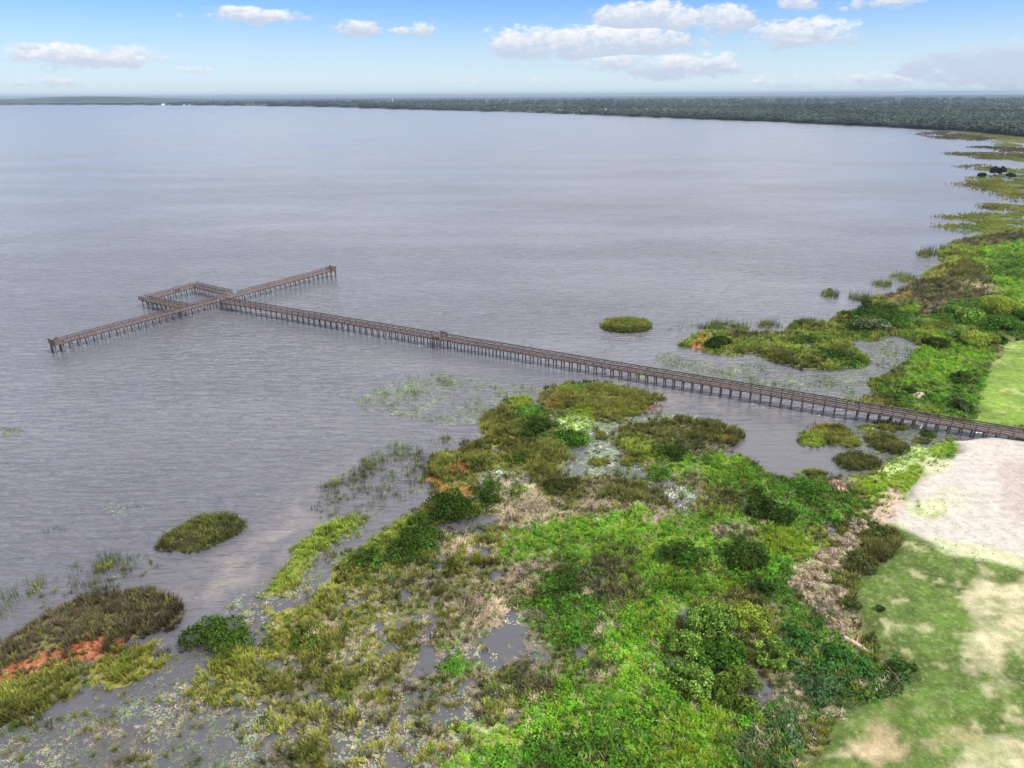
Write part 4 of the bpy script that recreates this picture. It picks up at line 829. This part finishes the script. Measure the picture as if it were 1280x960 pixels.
# straighten: everything hangs on the cross axis
L_ = A3((66, 430.5)); Rr = A3((416, 337.2)); J1 = A3((236, 385)); J2 = A3((290, 368)); P1 = A3((181, 374.5)); P2 = A3((245, 357.5))
Eout = E_+(E_-Bp).normalized()*40; Eout.z = 1.3
bents = []   # (pos, across, h)
def lateral(d): return Vector((d.y, -d.x, 0)).normalized()
def segment(a, b, gaps_l=(), gaps_r=(), bents_=True, skip0=False):
    d = (b-a); L = d.length; d = d.normalized(); s = lateral(d)
    m = MB(); n = max(2, int(L/.30)); 
    m.bar(a, b, WID, .06)
    m.build('deck', M_DECK, pier)
    m = MB()
    for k in (-1, 0, 1): m.bar(a+s*(k*WID*.42)-Vector((0, 0, .15)), b+s*(k*WID*.42)-Vector((0, 0, .15)), .09, .22)
    m.build('joist', M_PILE, pier)
    nb = max(1, round(L/SP)); st = L/nb
    for side, gaps in ((1, gaps_l), (-1, gaps_r)):
        # pieces of railing between the gaps
        cur = 0.0; pieces = []
        for g0, g1 in sorted(gaps): pieces.append((cur, g0)); cur = g1
        pieces.append((cur, L))
        for p0, p1 in pieces:
            if p1-p0 < .8: continue
            off = s*(side*(WID/2-.06)); m = MB()
            pa, pb = a+d*p0+off, a+d*p1+off
            m.bar(pa+Vector((0, 0, 1.06)), pb+Vector((0, 0, 1.06)), .16, .05)
            for hh, ww in ((.92, .16), (.57, .17), (.22, .17)): m.bar(pa+Vector((0, 0, hh)), pb+Vector((0, 0, hh)), .04, ww)
            r = m.build('railing', M_WOOD, pier)
            k = max(1, round((p1-p0)/SP))
            for i in range(k+1): posts.append((pa+(pb-pa)*(i/k), r))
    if bents_:
        for i in range(1 if skip0 else 0, nb+1): bents.append((a+d*(st*i), s))
posts = []
segment(Eout, E_, bents_=True); segment(E_, Bp, skip0=True); dm = (Xc-Bp); Lm = dm.length
mid0 = (A3((547, 424))-Bp).dot(dm.normalized())
segment(Bp, Xc-dm.normalized()*(WID/2), gaps_l=[(mid0-1.15, mid0+1.15)], gaps_r=[(mid0-1.15, mid0+1.15)], skip0=True)
ax = (Rr-L_); La = ax.length; an = ax.normalized()
def along(p): return (p-L_).dot(an)
w2 = WID/2
side_main = lateral(an).dot(E_-L_) > 0
gm_, gl = [(along(Xc)-w2, along(Xc)+w2)], [(along(J1)-w2, along(J1)+w2), (along(J2)-w2, along(J2)+w2)]
segment(L_, Rr, gaps_l=gm_ if side_main else gl, gaps_r=gl if side_main else gm_)
def loopseg(j, p):
    d = (p-j).normalized(); return j+d*w2, p
a_, b_ = loopseg(J1, P1); segment(a_, b_, skip0=True); a_, b_ = loopseg(J2, P2); segment(a_, b_, skip0=True)
dd = (P2-P1).normalized(); segment(P1+dd*w2, P2-dd*w2, skip0=True)
# bump-out landings
def landing(c, d, wx_, wy_, side_shift=0.0):
    s = lateral(d); c = c+s*side_shift; m = MB(); m.bar(c-d*(wx_/2)+Vector((0, 0, .035)), c+d*(wx_/2)+Vector((0, 0, .035)), wy_, .06); pl = m.build('landing', M_DECK, pier)
    return c, s, pl
def seat(c, d, s, sgn):
    m = MB(); q = c+s*(sgn*.2); m.bar(q-d*.9+Vector((0, 0, .48)), q+d*.9+Vector((0, 0, .48)), .42, .05)
    m.bar(q-d*.9+s*(sgn*.25)+Vector((0, 0, .85)), q+d*.9+s*(sgn*.25)+Vector((0, 0, .85)), .05, .32)
    for k in (-.8, .8): m.bar(q+d*k, q+d*k+Vector((0, 0, .47)), .1, .4)
    m.build('bench', M_PILE, pier)
dmn = dm.normalized()
cm = Bp+dmn*mid0
for sg_ in (1, -1):
    c, s, pl = landing(cm, dmn, 2.3, .9, sg_*(w2+.45))
    m = MB(); e = s*(sg_*.4)
    pts_ = [c-s*(sg_*.4)-dmn*1.1, c+e-dmn*1.1, c+e+dmn*1.1, c-s*(sg_*.4)+dmn*1.1]
    for q in range(3):
        for hh, ww in ((1.06, .06), (.93, .14), (.6, .18), (.3, .18)): m.bar(pts_[q]+Vector((0, 0, hh)), pts_[q+1]+Vector((0, 0, hh)), .06, ww)
    for q in pts_: m.bar(q-Vector((0, 0, .1)), q+Vector((0, 0, 1.2)), .12, .12)
    m.build('railing', M_WOOD, pier); seat(c, dmn, s, sg_)
    bents.append((c+e*.8-dmn*1.1, dmn*0+s*.2)); bents.append((c+e*.8+dmn*1.1, dmn*0+s*.2))
for c0, sg_ in ((L_, 1), (Rr, -1)):
    d = an*sg_; s = lateral(d); m = MB()
    # end landing: boarded sides, shade rail and benches
    c, s, pl = landing(c0+d*.9, d, 2.0, 3.3)
    cs = [c+d*1.0*0-d*sg_*0]
    k0, k1 = c-d*1.0, c+d*1.0
    out = c-d*1.0
    P_ = [k1+s*1.6, k0+s*1.6, k0-s*1.6, k1-s*1.6]
    for q in range(3):
        for hh, ww in ((1.1, .08), (.95, .14), (.68, .2), (.4, .2), (.15, .2)): m.bar(P_[q]+Vector((0, 0, hh)), P_[q+1]+Vector((0, 0, hh)), .06, ww)
    for q in P_: m.bar(q-Vector((0, 0, .1)), q+Vector((0, 0, 1.5)), .14, .14)
    m.build('railing', M_WOOD, pier)
    m = MB(); m.bar(k0+s*1.6+Vector((0, 0, 1.52)), k0-s*1.6+Vector((0, 0, 1.52)), .5, .06); m.bar(k0+s*1.6+d*.02+Vector((0, 0, 1.3)), k0-s*1.6+d*.02+Vector((0, 0, 1.3)), .05, .12); m.build('wind_screen', M_PILE, pier)
    for sd_ in (1, -1): seat(c+s*(sd_*1.1), d, s, sd_)
    for q in (k0, k1): bents.append((q, s*1.35))
for (pp, hh, c0) in (((181.5, 374), 0, P1), ((245, 357), 0, P2)):
    c, s, pl = landing(c0, an, WID, WID)
    m = MB()
    o1 = (P2-P1).normalized()*(1 if c0 is P2 else -1); o2 = (P1-J1).normalized()
    q0 = c+o1*w2-o2*w2; q1 = c+o1*w2+o2*w2; q2 = c-o1*w2+o2*w2
    for u_, v_ in ((q0, q1), (q1, q2)):
        for hz2, ww in ((1.06, .06), (.93, .13), (.56, .12), (.22, .12)): m.bar(u_+Vector((0, 0, hz2)), v_+Vector((0, 0, hz2)), .06, ww)
    for u_ in (q0, q1, q2): m.bar(u_-Vector((0, 0, .1)), u_+Vector((0, 0, 1.12)), .12, .12)
    m.build('railing', M_WOOD, pier)
c3 = P1+(P2-P1)*.58; seat(c3+lateral(dd)*.9, dd, lateral(dd), 1)
for pt in (P2+Vector((0, 0, 0)), Rr-an*.4):
    m = MB(); m.cyl(pt+Vector((.9, .5, .9)), pt+Vector((.9, .5, 3.1)), .05, .035); m.build('marker_pole', M_PILE, pier)
# rail posts: nearest hundred as sub-parts, the rest as one part
posts.sort(key=lambda q: q[0].length)
far_m = MB()
pm_ = MB(); pm_.bar((0, 0, -.3), (0, 0, 1.12), .11, .11, Vector((0, 1, 0))); proto_post = None
def inview(p): 
    a, b = topx(p.x, p.y, p.z); return -20 < float(a) < 1300
cnt = 0
for p, r in posts:
    if cnt < 100 and inview(p):
        if proto_post is None: proto_post = pm_.build('rail_post', M_WOOD, r); q = proto_post
        else: q = proto_post.copy(); COL.objects.link(q); q.parent = r
        q.location = p; cnt += 1
    else: far_m.bar(p-Vector((0, 0, .3)), p+Vector((0, 0, 1.12)), .11, .11, Vector((0, 1, 0)))
tag(far_m.build('rail_post', M_WOOD, pier), kind='stuff')
# bents: cap beam and two piles each
bents.sort(key=lambda q: q[0].length)
rest = MB(); cnt = 0
cap_me = None
for p, s in bents:
    lat = s*(WID*.40); zb = -1.0
    if not (inview(p) and cnt < 100):
        for k in (-1, 1): rest.cyl(Vector((p.x, p.y, zb))+lat*k, p+lat*k-Vector((0, 0, .3)), .15, .13, 7)
        rest.bar(p-lat*1.25-Vector((0, 0, .34)), p+lat*1.25-Vector((0, 0, .34)), .16, .24); continue
    cnt += 1
    m = MB(); m.bar(p-lat*1.25-Vector((0, 0, .34)), p+lat*1.25-Vector((0, 0, .34)), .16, .24); bt = m.build('pile_bent', M_PILE, pier)
    if lat.length > .5: m2 = MB(); m2.bar(p-lat+Vector((0, 0, -1.45)), p+lat+Vector((0, 0, -.5)), .05, .12); m2.build('cross_brace', M_PILE, bt)
    for k in (-1, 1): m2 = MB(); m2.cyl(Vector((p.x, p.y, zb))+lat*k, p+lat*k-Vector((0, 0, .3)), .15, .13, 8); m2.build('pile', M_PILE, bt)
tag(rest.build('pile_bent', M_PILE, pier), kind='stuff')

# ------------------------------------------------------------------ small things
m = MB(); a = at(1054, 803); b_ = at(1087, 822); a = Vector((*a, .75)); b_ = Vector((*b_, .62))
lg = empty('fallen_log', a); tag(lg, 'bleached tan fallen log lying between the tussocks and the green bushes', 'log')
m.cyl((0, 0, 0), (b_-a)*.5+Vector((.12, -.1, .05)), .28, .25, 10); m.cyl((b_-a)*.5+Vector((.12, -.1, .05)), b_-a, .25, .15, 10); m.build('trunk', M_LOG, lg)
m = MB(); m.cyl((b_-a)*.45, (b_-a)*.45+Vector((.5, .7, .6)), .09, .03, 7); m.cyl((b_-a)*.75, (b_-a)*.75+Vector((.5, -.6, .4)), .07, .03, 7); m.build('branch', M_LOG, lg)
m = MB(); a = Vector((*at(1150, 537), .2)); b_ = a+Vector((.7, .3, 1.3)); m.bar(a-a, b_-a, .3, .09)
pk = m.build('plank', M_WHITE); pk.location = a; tag(pk, 'white plank leaning under the shore end of the boardwalk', 'plank')
X, Y = at(1148, 497)
mv = []; mf = []
for r_, h_ in ((1.9, -.1), (1.5, .35), (.9, .75), (.3, .95)):
    for k in range(14): q = r_*(1+.22*math.sin(k*2.1+r_)+.12*math.cos(k*3.7)); mv.append((q*math.cos(k*.4488), q*math.sin(k*.4488), h_+.12*math.sin(k*1.7+r_*3)))
for a_ in range(3):
    for k in range(14): mf.append((a_*14+k, a_*14+(k+1) % 14, a_*14+14+(k+1) % 14, a_*14+14+k))
mf2 = np.array([[42+k, 42+(k+1) % 14, len(mv)] for k in range(14)]); mv.append((0, 0, 1.0))
dm_ = np_mesh('dirt_mound', np.array(mv), [np.array(mf), mf2], M_SANDM, smooth=True); dm_.location = (X, Y, .2); tag(dm_, 'pale dirt mound in the bright green grass beyond the boardwalk', 'mound')
# houses on the far left shore
def house(label, px, wid, hei, dep, two=False):
    X, Y = at(px, float(np.interp(px, sx_, sy_))+.15); root = empty('house', (X, Y, .3), -math.atan2(X, Y)); tag(root, label, 'house', 'white houses on the far shore')
    m = MB(); m.bar((-wid/2, 0, hei/2), (wid/2, 0, hei/2), dep, hei); m.build('wall', M_WHITE, root)
    V = [(-wid/2-.6, -dep/2-.6, hei), (wid/2+.6, -dep/2-.6, hei), (wid/2+.6, dep/2+.6, hei), (-wid/2-.6, dep/2+.6, hei), (-wid/2-.6, 0, hei+dep*.28), (wid/2+.6, 0, hei+dep*.28)]
    np_mesh('roof', np.array(V, float)+np.array((0, 0, .01)), [np.array([(0, 1, 5, 4), (2, 3, 4, 5), (0, 3, 2, 1)]), np.array([(0, 4, 3), (1, 2, 5)])], M_WHITE if two else M_ROOF, parent=root)
    m = MB()
    for k in (-.3, 0, .3): m.bar((wid*k-1, -dep/2-.03, hei*.55), (wid*k+1, -dep/2-.03, hei*.55), .05, 1.8)
    m.build('window', M_ROOF, root)
house('widest white house on the far left shore', 204, 24, 8, 12, True); house('low white house right of the widest one on the far shore', 212, 12, 6, 10, True); house('small white house in the gap along the far shore', 230, 9, 6, 9, True)
house('narrow white house with grey roof on the far shore', 237, 7, 8, 9); house('tall white house rightmost in the far shore row', 253, 12, 12, 10, True)
# pale mast standing in the far forest
X, Y = at(491, 131); rt_ = empty('mast', (X, Y, 0)); tag(rt_, 'thin pale mast rising out of the far forest', 'mast')
m = MB(); m.cyl((0, 0, 0), (0, 0, 40), 1.3, .9, 8); m.build('pole', M_WHITE, rt_); m = MB(); m.cyl((0, 0, 38), (0, 0, 44), 2.4, 2.4, 10); m.build('head', M_WHITE, rt_)

# ------------------------------------------------------------------ haze
HV = np.array([(x, y, zz) for zz in (-4, 104) for x, y in ((-16200, -1300), (16200, -1300), (16200, 32200), (-16200, 32200))], float)
mh = bpy.data.materials.new('haze_air'); mh.use_nodes = True; th = NT(mh.node_tree)
pv_ = th.new('ShaderNodeVolumePrincipled'); pv_.inputs['Color'].default_value = (.27, .35, .47, 1); pv_.inputs['Density'].default_value = 6.2e-5; pv_.inputs['Anisotropy'].default_value = .2
oo = th.new('ShaderNodeOutputMaterial'); th.l.new(pv_.outputs[0], oo.inputs['Volume'])
hzb = np_mesh('haze', HV, np.array([(3, 2, 1, 0), (4, 5, 6, 7), (0, 1, 5, 4), (1, 2, 6, 5), (2, 3, 7, 6), (3, 0, 4, 7)]), mh); tag(hzb, kind='stuff')
